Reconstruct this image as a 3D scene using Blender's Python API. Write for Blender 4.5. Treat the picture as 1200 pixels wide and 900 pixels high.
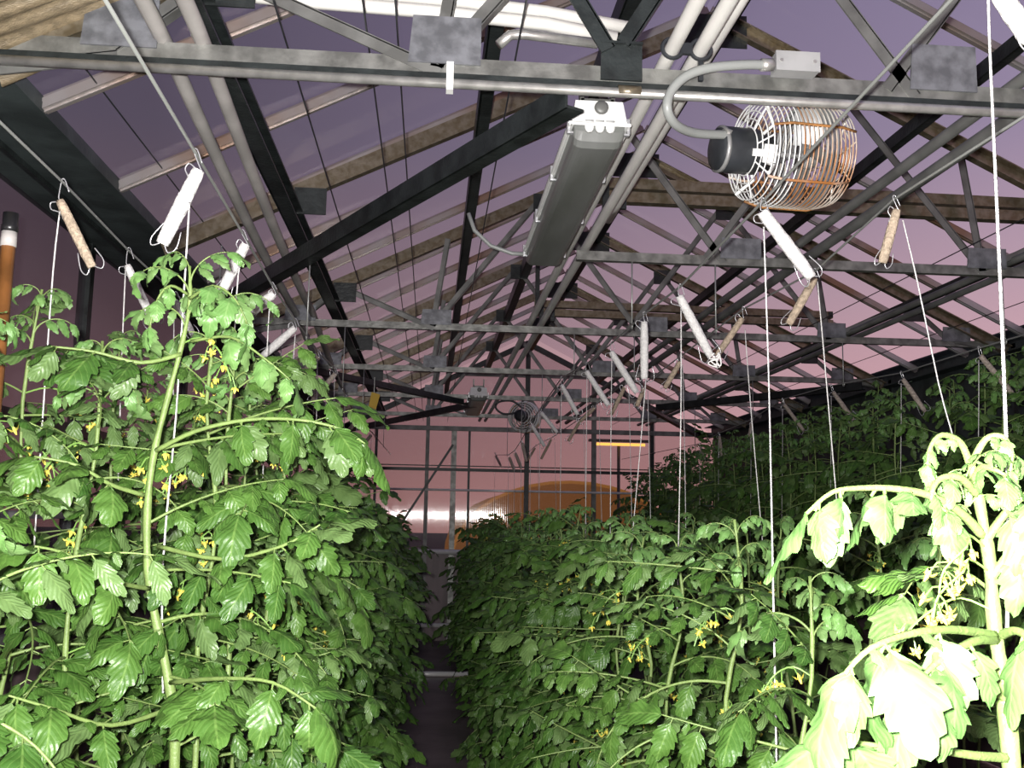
import bpy, math, random
from mathutils import Vector, Matrix
V = Vector
for o in list(bpy.data.objects): bpy.data.objects.remove(o)
scene = bpy.context.scene
COL = scene.collection
PI = math.pi

# ------------------------------------------------------------------ camera
F_PX, W_PX, H_PX = 1150.0, 1200.0, 900.0
CAM = V((0.0, 0.0, 1.6))
YAW, PITCH, ROLL = math.radians(4.62), math.radians(7.76), math.radians(1.0)
CAMROT = Matrix.Rotation(-YAW, 3, 'Z') @ Matrix.Rotation(PI/2 + PITCH, 3, 'X') @ Matrix.Rotation(ROLL, 3, 'Z')
cd = bpy.data.cameras.new('camera'); cam = bpy.data.objects.new('camera', cd); COL.objects.link(cam)
cam.matrix_world = Matrix.Translation(CAM) @ CAMROT.to_4x4()
cd.sensor_width = 36.0; cd.lens = F_PX * 36.0 / W_PX; cd.clip_start = 0.05; cd.clip_end = 400
scene.camera = cam

# ------------------------------------------------------------------ exposure, sky, flash
vs = scene.view_settings
vs.view_transform = 'Standard'; vs.look = 'None'; vs.gamma = 1.0; vs.use_curve_mapping = False
vs.exposure = 0.0
FLASH_W = 600.0
world = bpy.data.worlds.new('dusk_sky'); scene.world = world; world.use_nodes = True
wn, wl = world.node_tree.nodes, world.node_tree.links
wn.clear()
w_out = wn.new('ShaderNodeOutputWorld'); w_bg = wn.new('ShaderNodeBackground')
w_tc = wn.new('ShaderNodeTexCoord'); w_sep = wn.new('ShaderNodeSeparateXYZ')
w_ramp = wn.new('ShaderNodeValToRGB'); w_mul = wn.new('ShaderNodeMath'); w_mul.operation = 'MULTIPLY_ADD'
w_mul.inputs[1].default_value = 1.7; w_mul.inputs[2].default_value = 1.0
w_cl = wn.new('ShaderNodeClamp'); w_cl.inputs[1].default_value = 0.55; w_cl.inputs[2].default_value = 2.0
w_mix = wn.new('ShaderNodeVectorMath'); w_mix.operation = 'SCALE'
r = w_ramp.color_ramp
stops = [(0.0, (.52, .27, .25)), (.10, (.44, .25, .26)), (.22, (.32, .215, .25)), (.36, (.195, .155, .22)), (.6, (.135, .115, .19)), (1.0, (.10, .09, .16))]
while len(r.elements) < len(stops): r.elements.new(.5)
for e, (p, c) in zip(r.elements, stops): e.position = p; e.color = (*c, 1)
wl.new(w_tc.outputs['Generated'], w_sep.inputs[0])
wl.new(w_sep.outputs['Z'], w_ramp.inputs[0]); wl.new(w_sep.outputs['X'], w_mul.inputs[0])
wl.new(w_mul.outputs[0], w_cl.inputs[0]); wl.new(w_ramp.outputs[0], w_mix.inputs[0]); wl.new(w_cl.outputs[0], w_mix.inputs['Scale'])
wl.new(w_mix.outputs[0], w_bg.inputs[0]); w_bg.inputs[1].default_value = 1.0
wl.new(w_bg.outputs[0], w_out.inputs[0])

fl = bpy.data.lights.new('camera_flash', 'POINT'); fl.energy = FLASH_W; fl.shadow_soft_size = 0.018; fl.color = (1.0, .985, .96)
flo = bpy.data.objects.new('camera_flash', fl); COL.objects.link(flo)
flo.location = CAM + CAMROT @ V((-0.035, 0.03, 0.01))

# ------------------------------------------------------------------ pixel helpers (a pixel gives a direction only)
def ray(px, py):
    return (CAMROT @ V(((px - W_PX/2)/F_PX, -(py - H_PX/2)/F_PX, -1.0))).normalized()
def at_x(px, py, X):
    d = ray(px, py); return CAM + d * ((X - CAM.x)/d.x)
def at_y(px, py, Y):
    d = ray(px, py); return CAM + d * ((Y - CAM.y)/d.y)
def at_z(px, py, Z):
    d = ray(px, py); return CAM + d * ((Z - CAM.z)/d.z)

# ------------------------------------------------------------------ mesh helper
class MB:
    def __init__(s): s.v = []; s.f = []; s.a = []; s.mi = []; s.cur = 0
    def add(s, vs, fs, att=None):
        b = len(s.v); s.v += [tuple(x) for x in vs]; s.f += [tuple(i + b for i in f) for f in fs]
        s.a += list(att) if att else [(0.0, 0.0)]*len(vs); s.mi += [s.cur]*len(fs); return s
    def box(s, c, size, rot=None):
        hx, hy, hz = [k/2 for k in size]; c = V(c); P = []
        for z in (-hz, hz):
            for x, y in ((-hx, -hy), (hx, -hy), (hx, hy), (-hx, hy)):
                q = V((x, y, z)); P.append(c + (rot @ q if rot else q))
        return s.add(P, [(3,2,1,0), (4,5,6,7), (0,1,5,4), (1,2,6,5), (2,3,7,6), (3,0,4,7)])
    def beam(s, p, q, w, h, up=(0,0,1), off=(0,0)):
        p, q, up = V(p), V(q), V(up); d = (q - p).normalized()
        sx = d.cross(up).normalized(); sz = sx.cross(d).normalized()
        P = []
        for e in (p, q):
            for a, b in ((-1,-1), (1,-1), (1,1), (-1,1)):
                P.append(e + sx*(a*w/2 + off[0]) + sz*(b*h/2 + off[1]))
        return s.add(P, [(3,2,1,0), (4,5,6,7), (0,1,5,4), (1,2,6,5), (2,3,7,6), (3,0,4,7)])
    def angle(s, p, q, w, h, t=.006, up=(0,0,1), flip=1):       # L section: upright leg and foot
        s.beam(p, q, t, h, up); return s.beam(p, q, w, t, up, (flip*w/2, -h/2 + t/2))
    def channel(s, p, q, w, h, t=.006, up=(0,0,1), flip=1):
        s.beam(p, q, t, h, up); s.beam(p, q, w, t, up, (flip*w/2, -h/2 + t/2)); return s.beam(p, q, w, t, up, (flip*w/2, h/2 - t/2))
    def tube(s, pts, r, n=8, cap=True, att=None):
        pts = [V(p) for p in pts]; m = len(pts); rs = r if isinstance(r, (list, tuple)) else [r]*m
        t0 = (pts[1] - pts[0]).normalized(); ref = V((0,0,1)) if abs(t0.z) < .9 else V((1,0,0))
        nrm = t0.cross(ref).normalized(); P = []; Fc = []
        for i in range(m):
            t = (pts[min(i+1, m-1)] - pts[max(i-1, 0)])
            t = t.normalized() if t.length > 1e-9 else t0
            nrm = (nrm - t*nrm.dot(t)); nrm = nrm.normalized() if nrm.length > 1e-6 else t.orthogonal().normalized()
            b = t.cross(nrm)
            for k in range(n):
                a = 2*PI*k/n; P.append(pts[i] + (nrm*math.cos(a) + b*math.sin(a))*rs[i])
        for i in range(m-1):
            for k in range(n):
                k2 = (k+1) % n; Fc.append((i*n+k, i*n+k2, (i+1)*n+k2, (i+1)*n+k))
        if cap: Fc.append(tuple(range(n-1, -1, -1))); Fc.append(tuple((m-1)*n + k for k in range(n)))
        return s.add(P, Fc, None)
    def ring(s, c, ax, R, r, seg=40, n=5, squash=1.0):
        ax = V(ax).normalized(); u = ax.orthogonal().normalized(); w = ax.cross(u); c = V(c); P = []; Fc = []
        for i in range(seg):
            a = 2*PI*i/seg; d = u*math.cos(a) + w*math.sin(a)
            for k in range(n):
                b = 2*PI*k/n; P.append(c + d*(R + r*math.cos(b)) + ax*r*math.sin(b))
        for i in range(seg):
            i2 = (i+1) % seg
            for k in range(n):
                k2 = (k+1) % n; Fc.append((i*n+k, i2*n+k, i2*n+k2, i*n+k2))
        return s.add(P, Fc)
    def lathe(s, c, ax, prof, n=20):                             # prof: (distance along axis, radius)
        ax = V(ax).normalized(); u = ax.orthogonal().normalized(); w = ax.cross(u); c = V(c); P = []; Fc = []
        for d, R in prof:
            for k in range(n):
                a = 2*PI*k/n; P.append(c + ax*d + (u*math.cos(a) + w*math.sin(a))*R)
        for i in range(len(prof)-1):
            for k in range(n):
                k2 = (k+1) % n; Fc.append((i*n+k, i*n+k2, (i+1)*n+k2, (i+1)*n+k))
        Fc.append(tuple(range(n-1, -1, -1))); Fc.append(tuple((len(prof)-1)*n + k for k in range(n)))
        return s.add(P, Fc)
    def mesh(s, name, mats, smooth=False, origin=(0,0,0)):
        ox, oy, oz = origin
        me = bpy.data.meshes.new(name); me.from_pydata([(x-ox, y-oy, z-oz) for x, y, z in s.v], [], s.f)
        for m in (mats if isinstance(mats, (list, tuple)) else [mats]): me.materials.append(m)
        if any(s.mi): me.polygons.foreach_set('material_index', s.mi)
        if smooth: me.polygons.foreach_set('use_smooth', [True]*len(me.polygons))
        if any(a != (0.0, 0.0) for a in s.a):                  # leaf coordinates: along the blade, across the blade
            at = me.attributes.new('blade', 'FLOAT_VECTOR', 'POINT'); at.data.foreach_set('vector', [c for a in s.a for c in (a[0], a[1], 0.0)])
        me.update(); return me

def empty(name, loc):
    o = bpy.data.objects.new(name, None); COL.objects.link(o); o.location = loc; o.empty_display_size = .1; return o
def root_loc(p):
    l = V((0,0,0))
    while p is not None: l = l + V(p.location); p = p.parent
    return l
def obj(name, mb, mat, parent=None, smooth=False, loc=None):
    """link the collected shape as one mesh object; vertices are given in scene coordinates"""
    org = root_loc(parent) if parent else V(loc if loc else (0,0,0))
    o = bpy.data.objects.new(name, mb.mesh(name, mat, smooth, org)); COL.objects.link(o)
    if parent: o.parent = parent
    elif loc: o.location = loc
    return o
def tag(o, label=None, cat=None, group=None, kind=None):
    if label: o['label'] = label
    if cat: o['category'] = cat
    if group: o['group'] = group
    if kind: o['kind'] = kind
    return o

# ------------------------------------------------------------------ materials
def material(name, col, rough=.5, metal=0.0, noise=None, scale=8.0, bump=0.0, bscale=40.0, spec=.5, col2=None, stretch=None):
    m = bpy.data.materials.new(name); m.use_nodes = True; n, l = m.node_tree.nodes, m.node_tree.links
    b = n['Principled BSDF']; b.inputs['Roughness'].default_value = rough; b.inputs['Metallic'].default_value = metal
    b.inputs['Specular IOR Level'].default_value = spec; b.inputs['Base Color'].default_value = (*col, 1)
    if noise or bump:
        tc = n.new('ShaderNodeTexCoord'); src = tc.outputs['Object']
        if stretch:
            mp = n.new('ShaderNodeMapping'); mp.inputs['Scale'].default_value = stretch; l.new(src, mp.inputs[0]); src = mp.outputs[0]
    if noise:
        t = n.new('ShaderNodeTexNoise'); t.inputs['Scale'].default_value = scale; t.inputs['Detail'].default_value = 5
        l.new(src, t.inputs['Vector']); rp = n.new('ShaderNodeValToRGB')
        c2 = col2 if col2 else tuple(max(0, c*(1-noise)) for c in col); lo, hi = (.38, .62)
        rp.color_ramp.elements[0].position = lo; rp.color_ramp.elements[0].color = (*c2, 1)
        rp.color_ramp.elements[1].position = hi; rp.color_ramp.elements[1].color = (*col, 1)
        l.new(t.outputs['Fac'], rp.inputs[0]); l.new(rp.outputs[0], b.inputs['Base Color'])
    if bump:
        t2 = n.new('ShaderNodeTexNoise'); t2.inputs['Scale'].default_value = bscale; l.new(src, t2.inputs['Vector'])
        bp = n.new('ShaderNodeBump'); bp.inputs['Strength'].default_value = bump; bp.inputs['Distance'].default_value = .01
        l.new(t2.outputs['Fac'], bp.inputs['Height']); l.new(bp.outputs[0], b.inputs['Normal'])
    return m

M = {}
M['galv'] = material('galvanized_steel', (.30, .30, .28), .42, .5, .5, 14, .15, 60)
M['galv_dull'] = material('dull_galvanized', (.20, .20, .19), .5, .35, .4, 9)
M['gusset'] = material('spangled_gusset', (.22, .225, .245), .45, .3, .45, 22, .2, 30)
M['warm'] = material('weathered_channel', (.25, .215, .16), .34, .6, .5, 30, .15, 60, col2=(.17, .135, .085))
M['bar'] = material('aluminium_glazing_bar', (.42, .41, .42), .34, .45, .5, 1.6, .1, 30, col2=(.25, .155, .10))
M['dark'] = material('dark_painted_steel', (.028, .034, .034), .4, .1, .5, 12, .2, 60)
M['gutter'] = material('dark_gutter_steel', (.062, .078, .078), .5, .15, .45, 6, .15, 40)
M['pvc'] = material('white_pvc', (.74, .72, .68), .4, 0, .12, 5)
M['pvc_old'] = material('aged_pvc', (.50, .47, .45), .5, 0, .25, 5)
M['greypipe'] = material('grey_pipe', (.25, .25, .24), .45, .3, .3, 6)
M['conduit'] = material('zinc_conduit', (.62, .61, .58), .32, .7, .3, 20)
M['flex'] = material('grey_flexible_conduit', (.27, .28, .27), .4, 0)
M['boxgrey'] = material('grey_junction_box', (.42, .42, .42), .5, .2, .2, 10)
M['black'] = material('black_enamel', (.03, .033, .038), .4, 0, .3, 20)
M['blackrubber'] = material('black_plastic', (.012, .012, .013), .35)
M['whitepaint'] = material('white_enamel', (.78, .78, .76), .4, 0, .08, 6)
M['lens'] = material('grey_diffuser', (.20, .205, .20), .28, 0, .25, 2.2, .05, 20, col2=(.13, .135, .125), stretch=(3, .5, 1))
M['cage'] = material('rusty_cage_wire', (.74, .70, .63), .45, .2, .9, 7, 0, 30, col2=(.40, .16, .045))
M['cagewhite'] = material('bleached_cage_wire', (.86, .86, .84), .4, .1, .1, 9)
M['rust'] = material('rusty_strap', (.42, .19, .06), .6, .1, .6, 18)
M['blade'] = material('grey_fan_blade', (.38, .38, .38), .4, .4, .3, 8)
M['cable'] = material('steel_cable', (.42, .43, .41), .4, .5)
M['hookwire'] = material('bright_hook_wire', (.62, .62, .64), .3, .6)
M['twine'] = material('white_twine', (.84, .82, .80), .8, 0, .18, 90, .5, 160, stretch=(1, 1, 1))
M['twinetan'] = material('tan_twine', (.58, .46, .34), .85, 0, .35, 90, .6, 160)
M['twinedull'] = material('weathered_twine', (.50, .42, .36), .85, 0, .35, 90, .6, 160)
M['floor'] = material('damp_concrete', (.22, .17, .175), .35, 0, .45, 2.5, .3, 20)
M['ground'] = material('outside_soil', (.07, .06, .05), .9, 0, .4, 1.5)
M['knee'] = material('brown_knee_wall', (.23, .165, .17), .45, 0, .35, 2.0, stretch=(4, 4, .5))
M['sill'] = material('bright_metal_rail', (.88, .87, .85), .2, .15)
M['curtain'] = material('tan_shade_cloth', (.27, .21, .13), .5, .15, .4, 12, .3, 60, stretch=(1, 6, 6))
M['trap'] = material('yellow_trap_card', (.62, .40, .03), .6)
M['cane'] = material('orange_brown_pole', (.26, .105, .03), .35, 0, .4, 12)
M['flower'] = material('yellow_petal', (.72, .62, .10), .5)
M['sepal'] = material('green_sepal', (.20, .36, .08), .5)
M['stem'] = material('tomato_stem', (.20, .29, .085), .5, 0, .2, 30, .2, 200)

def leaf_material(name, c_hi, c_lo, rib, under, relief=.55):
    m = bpy.data.materials.new(name); m.use_nodes = True; n, l = m.node_tree.nodes, m.node_tree.links
    b = n['Principled BSDF']; b.inputs['Roughness'].default_value = .42; b.inputs['Specular IOR Level'].default_value = .38
    def math_(op, a=None, b_=None):
        q = n.new('ShaderNodeMath'); q.operation = op
        for i, x in enumerate((a, b_)):
            if x is None: continue
            if isinstance(x, (int, float)): q.inputs[i].default_value = x
            else: l.new(x, q.inputs[i])
        return q.outputs[0]
    def step(x, lo, hi):
        q = n.new('ShaderNodeMapRange'); q.interpolation_type = 'SMOOTHSTEP'; l.new(x, q.inputs[0])
        for i, v in zip((1, 2, 3, 4), (lo, hi, 1.0, 0.0)): q.inputs[i].default_value = v
        return q.outputs[0]
    def mix(f, a, c, mode='MIX'):
        q = n.new('ShaderNodeMix'); q.data_type = 'RGBA'; q.blend_type = mode
        for i, x in ((0, f), (6, a), (7, c)):
            if isinstance(x, tuple): q.inputs[i].default_value = (*x, 1)
            elif isinstance(x, float): q.inputs[i].default_value = x
            else: l.new(x, q.inputs[i])
        return q.outputs[2]
    oi = n.new('ShaderNodeObjectInfo'); tc = n.new('ShaderNodeTexCoord')
    nz = n.new('ShaderNodeTexNoise'); nz.inputs['Scale'].default_value = 14; l.new(tc.outputs['Object'], nz.inputs['Vector'])
    base = mix(math_('ADD', math_('MULTIPLY', oi.outputs['Random'], .55), math_('MULTIPLY', nz.outputs['Fac'], .5)), c_lo, c_hi)
    at = n.new('ShaderNodeAttribute'); at.attribute_name = 'blade'; sp = n.new('ShaderNodeSeparateXYZ'); l.new(at.outputs['Vector'], sp.inputs[0])
    A = math_('ABSOLUTE', sp.outputs['Y'])
    u = math_('SUBTRACT', math_('MULTIPLY', sp.outputs['X'], 7.0), math_('MULTIPLY', A, 2.2))
    w = math_('PINGPONG', u, .5)
    veins = math_('MAXIMUM', step(A, .03, .10), math_('MULTIPLY', step(w, .0, .11), .6))
    c = mix(math_('MULTIPLY', veins, .42), base, rib)
    ge = n.new('ShaderNodeNewGeometry')          # leaf undersides are paler and duller
    c = mix(math_('MULTIPLY', ge.outputs['Backfacing'], .6), c, under)
    l.new(c, b.inputs['Base Color'])
    n2 = n.new('ShaderNodeTexNoise'); n2.inputs['Scale'].default_value = 90; l.new(tc.outputs['Object'], n2.inputs['Vector'])
    bp = n.new('ShaderNodeBump'); bp.inputs['Strength'].default_value = relief; bp.inputs['Distance'].default_value = .006
    l.new(math_('ADD', math_('MULTIPLY', w, .5), math_('MULTIPLY', n2.outputs['Fac'], .45)), bp.inputs['Height']); l.new(bp.outputs[0], b.inputs['Normal'])
    return m
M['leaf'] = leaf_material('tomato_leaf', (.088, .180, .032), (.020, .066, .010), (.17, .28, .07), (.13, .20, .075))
M['young'] = leaf_material('young_and_flash_blown_leaf', (.14, .27, .075), (.085, .19, .048), (.21, .33, .12), (.14, .22, .08), .22)  # young tips; on the near plant its paleness paints flash overexposure

def pane_material(name, tint, gloss, rough, aniso=0.0, milky=0.0, milk=(.5, .5, .5), flute=0.0):
    m = bpy.data.materials.new(name); m.use_nodes = True; n, l = m.node_tree.nodes, m.node_tree.links; n.clear()
    out = n.new('ShaderNodeOutputMaterial'); tr = n.new('ShaderNodeBsdfTransparent'); tr.inputs[0].default_value = (*tint, 1)
    gl = n.new('ShaderNodeBsdfAnisotropic'); gl.inputs['Roughness'].default_value = rough; gl.inputs['Color'].default_value = (1, 1, 1, 1)
    fr = n.new('ShaderNodeFresnel'); fr.inputs[0].default_value = 1.45
    ml = n.new('ShaderNodeMath'); ml.operation = 'MULTIPLY'; l.new(fr.outputs[0], ml.inputs[0])
    gm = n.new('ShaderNodeNewGeometry'); fs_ = n.new('ShaderNodeMath'); fs_.operation = 'MULTIPLY_ADD'; fs_.inputs[1].default_value = -gloss; fs_.inputs[2].default_value = gloss
    l.new(gm.outputs['Backfacing'], fs_.inputs[0]); l.new(fs_.outputs[0], ml.inputs[1])        # the exit face of a pane does not mirror
    base = tr.outputs[0]
    if milky:
        df = n.new('ShaderNodeBsdfDiffuse'); df.inputs[0].default_value = (*milk, 1); tl = n.new('ShaderNodeBsdfTranslucent'); tl.inputs[0].default_value = (*milk, 1)
        a = n.new('ShaderNodeMixShader'); a.inputs[0].default_value = .5; l.new(df.outputs[0], a.inputs[1]); l.new(tl.outputs[0], a.inputs[2])
        b = n.new('ShaderNodeMixShader'); b.inputs[0].default_value = milky; l.new(base, b.inputs[1]); l.new(a.outputs[0], b.inputs[2]); base = b.outputs[0]
    if flute:
        tc = n.new('ShaderNodeTexCoord'); wv = n.new('ShaderNodeTexWave'); wv.inputs['Scale'].default_value = 12; wv.bands_direction = 'X'
        wv.inputs['Distortion'].default_value = .4; wv.inputs['Detail'].default_value = 1; l.new(tc.outputs['Object'], wv.inputs['Vector'])
        bp = n.new('ShaderNodeBump'); bp.inputs['Strength'].default_value = flute; bp.inputs['Distance'].default_value = .0006
        l.new(wv.outputs['Fac'], bp.inputs['Height']); l.new(bp.outputs[0], gl.inputs['Normal'])
    if aniso:
        tg = n.new('ShaderNodeTangent'); tg.direction_type = 'RADIAL'; tg.axis = 'Z'
        gl.inputs['Anisotropy'].default_value = aniso; l.new(tg.outputs[0], gl.inputs['Tangent'])
    mx = n.new('ShaderNodeMixShader'); l.new(ml.outputs[0], mx.inputs[0]); l.new(base, mx.inputs[1]); l.new(gl.outputs[0], mx.inputs[2])
    l.new(mx.outputs[0], out.inputs[0]); return m
M['glass'] = pane_material('roof_glazing', (.93, .93, .95), .22, .12, milky=.02, milk=(.5, .48, .55))
M['fluted'] = pane_material('fluted_polycarbonate', (.80, .77, .78), 1.5, .058, milky=.09, milk=(.55, .5, .5), flute=1.0)
M['sideglass'] = pane_material('side_polycarbonate', (.74, .71, .74), .8, .25, milky=.15, milk=(.30, .26, .31))
def emit(name, col, s):
    m = bpy.data.materials.new(name); m.use_nodes = True; n, l = m.node_tree.nodes, m.node_tree.links; n.clear()
    o = n.new('ShaderNodeOutputMaterial'); e = n.new('ShaderNodeEmission'); e.inputs[0].default_value = (*col, 1); e.inputs[1].default_value = s
    l.new(e.outputs[0], o.inputs[0]); return m
M['glow'] = emit('lamp_lit_film', (.85, .33, .07), .27)
M['streakglow2'] = emit('lamp_lit_hoop', (1.0, .42, .08), .40)
M['streakglow'] = emit('streak_lamp_glow', (1.0, .5, .10), 3.0)

# ------------------------------------------------------------------ greenhouse dimensions (metres)
HC = 2.765                      # bottom chord height
XL, XR, XC = -1.18, 3.70, 1.26  # eaves and ridge
HR = 4.00                       # ridge height
S = 1.77; Y1 = 2.45               # truss spacing and first truss in view
YB, YE = -2.7, 13.15            # glass house runs from behind the camera to the end wall
SL = (HR - HC)/(XC - XL)
def roof_z(x): return HR - abs(x - XC)*SL
TR = [Y1 + S*i for i in range(6)]

# ------------------------------------------------------------------ setting: ground, floor, walls, roof glazing
mb = MB(); mb.box((3, 20, -.09), (160, 160, .06)); tag(obj('ground', mb, M['ground']), kind='structure')
mb = MB(); mb.box(((XL+XR)/2, (YB+YE)/2, -.03), (XR-XL+.5, YE-YB+.3, .06)); tag(obj('floor', mb, M['floor']), kind='structure')

NB = .72
def roof_side(sign):
    c = empty('ceiling', (XC, (YB+YE)/2, HR)); c['kind'] = 'structure'
    c['label'] = 'sloping glazed roof over the tomato rows, meeting the %s' % ('gutter beam' if sign < 0 else 'side behind the tall dark plants')
    xe = XL if sign < 0 else XR
    k = 0; pane_me = bar_me = cap_me = None
    y = 2.88 + NB*14
    while y > YB + .3:
        y0 = y - NB
        if pane_me is None:
            m_ = MB(); m_.beam((XC, 0, HR), (xe, 0, HC + .0), NB - .03, .006, (0,0,1), (0, .035))
            pane_me = m_.mesh('pane', M['glass'], origin=(XC, 0, HR))
            m_ = MB(); m_.beam((XC, 0, HR), (xe, 0, HC), .045, .03, (0,0,1), (0, .015)); m_.beam((XC, 0, HR), (xe, 0, HC), .012, .05, (0,0,1), (0, .02))
            bar_me = m_.mesh('glazing_bar', M['bar'], origin=(XC, 0, HR))
        p = bpy.data.objects.new('pane', pane_me); COL.objects.link(p); p.parent = c; p.location = (0, y0 + NB/2 - c.location.y, 0)
        b = bpy.data.objects.new('glazing_bar', bar_me); COL.objects.link(b); b.parent = c; b.location = (0, y0 - c.location.y, 0)
        y -= NB
    return c
roof_side(-1); roof_side(1)

# side walls: fluted panels between posts, on a low base, with rails
def side_wall(name, x, inward, mat):
    w = empty(name, (x, (YB+YE)/2, 0)); w['kind'] = 'structure'
    n = 9; L = (YE - YB)/n
    for i in range(n):
        y0 = YB + i*L
        m_ = MB(); m_.box((x, y0 + L/2, 1.95), (.012, L - .05, 1.62)); obj('panel', m_, mat, w)
        m_ = MB(); m_.box((x, y0 + L/2, .56), (.03, L - .02, 1.1)); obj('base_panel', m_, M['knee'], w)
        m_ = MB(); m_.box((x, y0, 1.4), (.05, .05, 2.8)); obj('post', m_, M['dark'], w)
    for z, s_, mm in ((1.13, .05, 'galv_dull'), (1.93, .05, 'dark'), (1.58, .03, 'sill')):
        m_ = MB(); m_.box((x + inward*.03, (YB+YE)/2, z), (.03, YE-YB, s_)); obj('rail', m_, M[mm], w)
    return w
side_wall('wall_left', -1.53, 1, M['sideglass'])
side_wall('wall_right', 3.84, -1, M['gutter'])

# end wall (far gable): panels up to the roof line, mullions, rails, knee wall
ew = empty('wall_far', (XC, YE, 0)); ew['kind'] = 'structure'
def wx(px): return at_y(px, 560, YE).x
cuts = [-1.53, wx(440), wx(500), wx(531), wx(613), wx(695), wx(763), wx(845), 3.84]
cuts = sorted(cuts)
if cuts[-2] > 3.6: cuts.pop(-2)
for a, b in zip(cuts[:-1], cuts[1:]):
    seg = [(a, HC)] ; m_ = MB()
    def top(x): return min(roof_z(x), HR) if XL <= x <= XR else HC
    xs = [a + (b-a)*i/6 for i in range(7)]
    front = [(x, YE, 1.17) for x in xs] + [(x, YE, top(x)) for x in reversed(xs)]
    back = [(x, YE + .012, z) for x, _, z in front]
    n = len(front)
    m_.add(front + back, [tuple(range(n)), tuple(range(2*n-1, n-1, -1))] + [(i, i+n, (i+1) % n + n, (i+1) % n) for i in range(n)])
    obj('panel', m_, M['fluted'], ew)
    m_ = MB(); m_.box(((a+b)/2, YE, .56), (b - a - .015, .03, 1.12)); obj('base_panel', m_, M['knee'], ew)
mull = [(440, 'dark', .035), (500, 'galv_dull', .05), (531, 'galv', .07), (549, 'dark', .03), (695, 'galv_dull', .06), (763, 'dark', .05), (845, 'dark', .05)]
for px, mm, w_ in mull:
    x = wx(px); m_ = MB(); m_.box((x, YE - .05, 1.4 if px in (531, 549, 440) else (roof_z(x))/2), (w_, .05, 2.8 if px in (531, 549, 440) else roof_z(x))); obj('mullion', m_, M[mm], ew)
for z, h_, mm, d_ in ((1.14, .07, 'sill', .08), (1.95, .03, 'sill', .04), (2.22, .04, 'dark', .04), (2.27, .012, 'dark', .05), (.2, .06, 'sill', .05)):
    m_ = MB()
    if mm == 'sill': m_.tube([(XC - 2.7, YE - .08, z), (XC + 2.5, YE - .08, z)], h_/2, 12)
    else: m_.box((XC - .1, YE - .06, z), (5.2, d_, h_))
    obj('rail', m_, M[mm], ew, mm == 'sill')
m_ = MB(); m_.beam(at_y(466, 620, YE-.12), at_y(531, 521, YE-.12), .03, .03); obj('brace', m_, M['dark'], ew)
# horizontal and raking members of the gable
m_ = MB(); m_.box((XC, YE - .08, HC), (5.1, .05, .06)); obj('tie_beam', m_, M['galv_dull'], ew)
for s_ in (-1, 1):
    m_ = MB(); m_.beam((XC, YE-.08, HR-.05), (XL if s_ < 0 else XR, YE-.08, HC-.02), .05, .07); obj('gable_rafter', m_, M['dark'], ew)
for z in (3.2, 3.5):
    hw = (HR - z)/SL - .1; m_ = MB(); m_.box((XC, YE-.07, z), (2*hw, .04, .035)); obj('gable_rail', m_, M['galv_dull'], ew)

# gable centre post
m_ = MB(); m_.box((XC, YE - .2, 1.98), (.06, .06, 3.96)); m_.box((XC, YE-.2, .01), (.14, .14, .02))
tag(obj('ridge_post', m_, M['dark']), 'thin black upright post under the roof ridge before the end wall', 'post')

# ------------------------------------------------------------------ roof trusses
def truss(i, y, label, full=True):
    t = empty('roof_truss', (XC, y, HC)); tag(t, label, 'truss', 'roof trusses')
    def part(nm, m_, mm): return obj(nm, m_, M[mm], t)
    x0 = XL if full else .62
    m_ = MB(); m_.angle((x0, y, HC), (XR, y, HC), .05 if i == 0 else .03, .06 if i == 0 else .042, .008, flip=-1); part('bottom_chord', m_, 'galv')
    for s_ in (-1, 1):
        xe = XL if s_ < 0 else XR
        m_ = MB(); m_.channel((XC, y, HR-.075), (xe, y, HC-.04), .04, .07, .006, flip=1); part('rafter', m_, 'warm')
    def X(x): return 2*XC - x
    gh = .14 if i == 0 else .105
    webs = [((-.83, HC), (-.56, None)), ((-.83, HC), (-1.12, None)), ((0, HC), (-.56, None)), ((0, HC), (.08, None)), ((0, HC), (.67, None)),
            ((1.3, HC), (.67, None))]
    for (xa, za), (xb, _) in webs:
        for mir in (0, 1):
            a, b = (xa, xb) if not mir else (X(xa), X(xb))
            if not full and min(a, b) < .6: continue
            m_ = MB(); m_.angle((a, y + .012, za), (b, y + .012, roof_z(b) - .08), .032, .038, .006, up=(0, 1, 0)); part('web_member', m_, 'galv_dull')
    for xa in (-.83, 0, X(-.83), X(0), 1.36):
        if not full and xa < .6: continue
        m_ = MB(); m_.add([(xa-.09, y-.012, HC+.01), (xa+.10, y-.012, HC+.01), (xa+.10, y-.012, HC+gh), (xa-.08, y-.012, HC+gh),
                           (xa-.09, y-.006, HC+.01), (xa+.10, y-.006, HC+.01), (xa+.10, y-.006, HC+gh), (xa-.08, y-.006, HC+gh)],
                          [(0,1,2,3), (7,6,5,4), (0,4,5,1), (1,5,6,2), (2,6,7,3), (3,7,4,0)])
        part('gusset_plate', m_, 'gusset')
    for xa in (.67, X(.67), -.56, X(-.56)):
        z = roof_z(xa) - .12; m_ = MB(); m_.box((xa, y - .008, z), (.14, .006, .12)); part('gusset_plate', m_, 'dark')
    m_ = MB(); m_.box((XC, y - .008, HR - .14), (.3, .006, .16)); part('gusset_plate', m_, 'dark')
    return t
ords = ['galvanized roof truss with a zinc conduit along its chord beside the wire fan',
        'roof truss where the long fluorescent fixture ends', 'roof truss behind the long fluorescent fixture, third counted from the wire fan',
        'third roof truss counted from the fluted end wall', 'second roof truss counted from the fluted end wall',
        'roof truss standing next to the fluted end wall']
trs = [truss(i, y, ords[i], full=(i != 1)) for i, y in enumerate(TR)]
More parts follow.
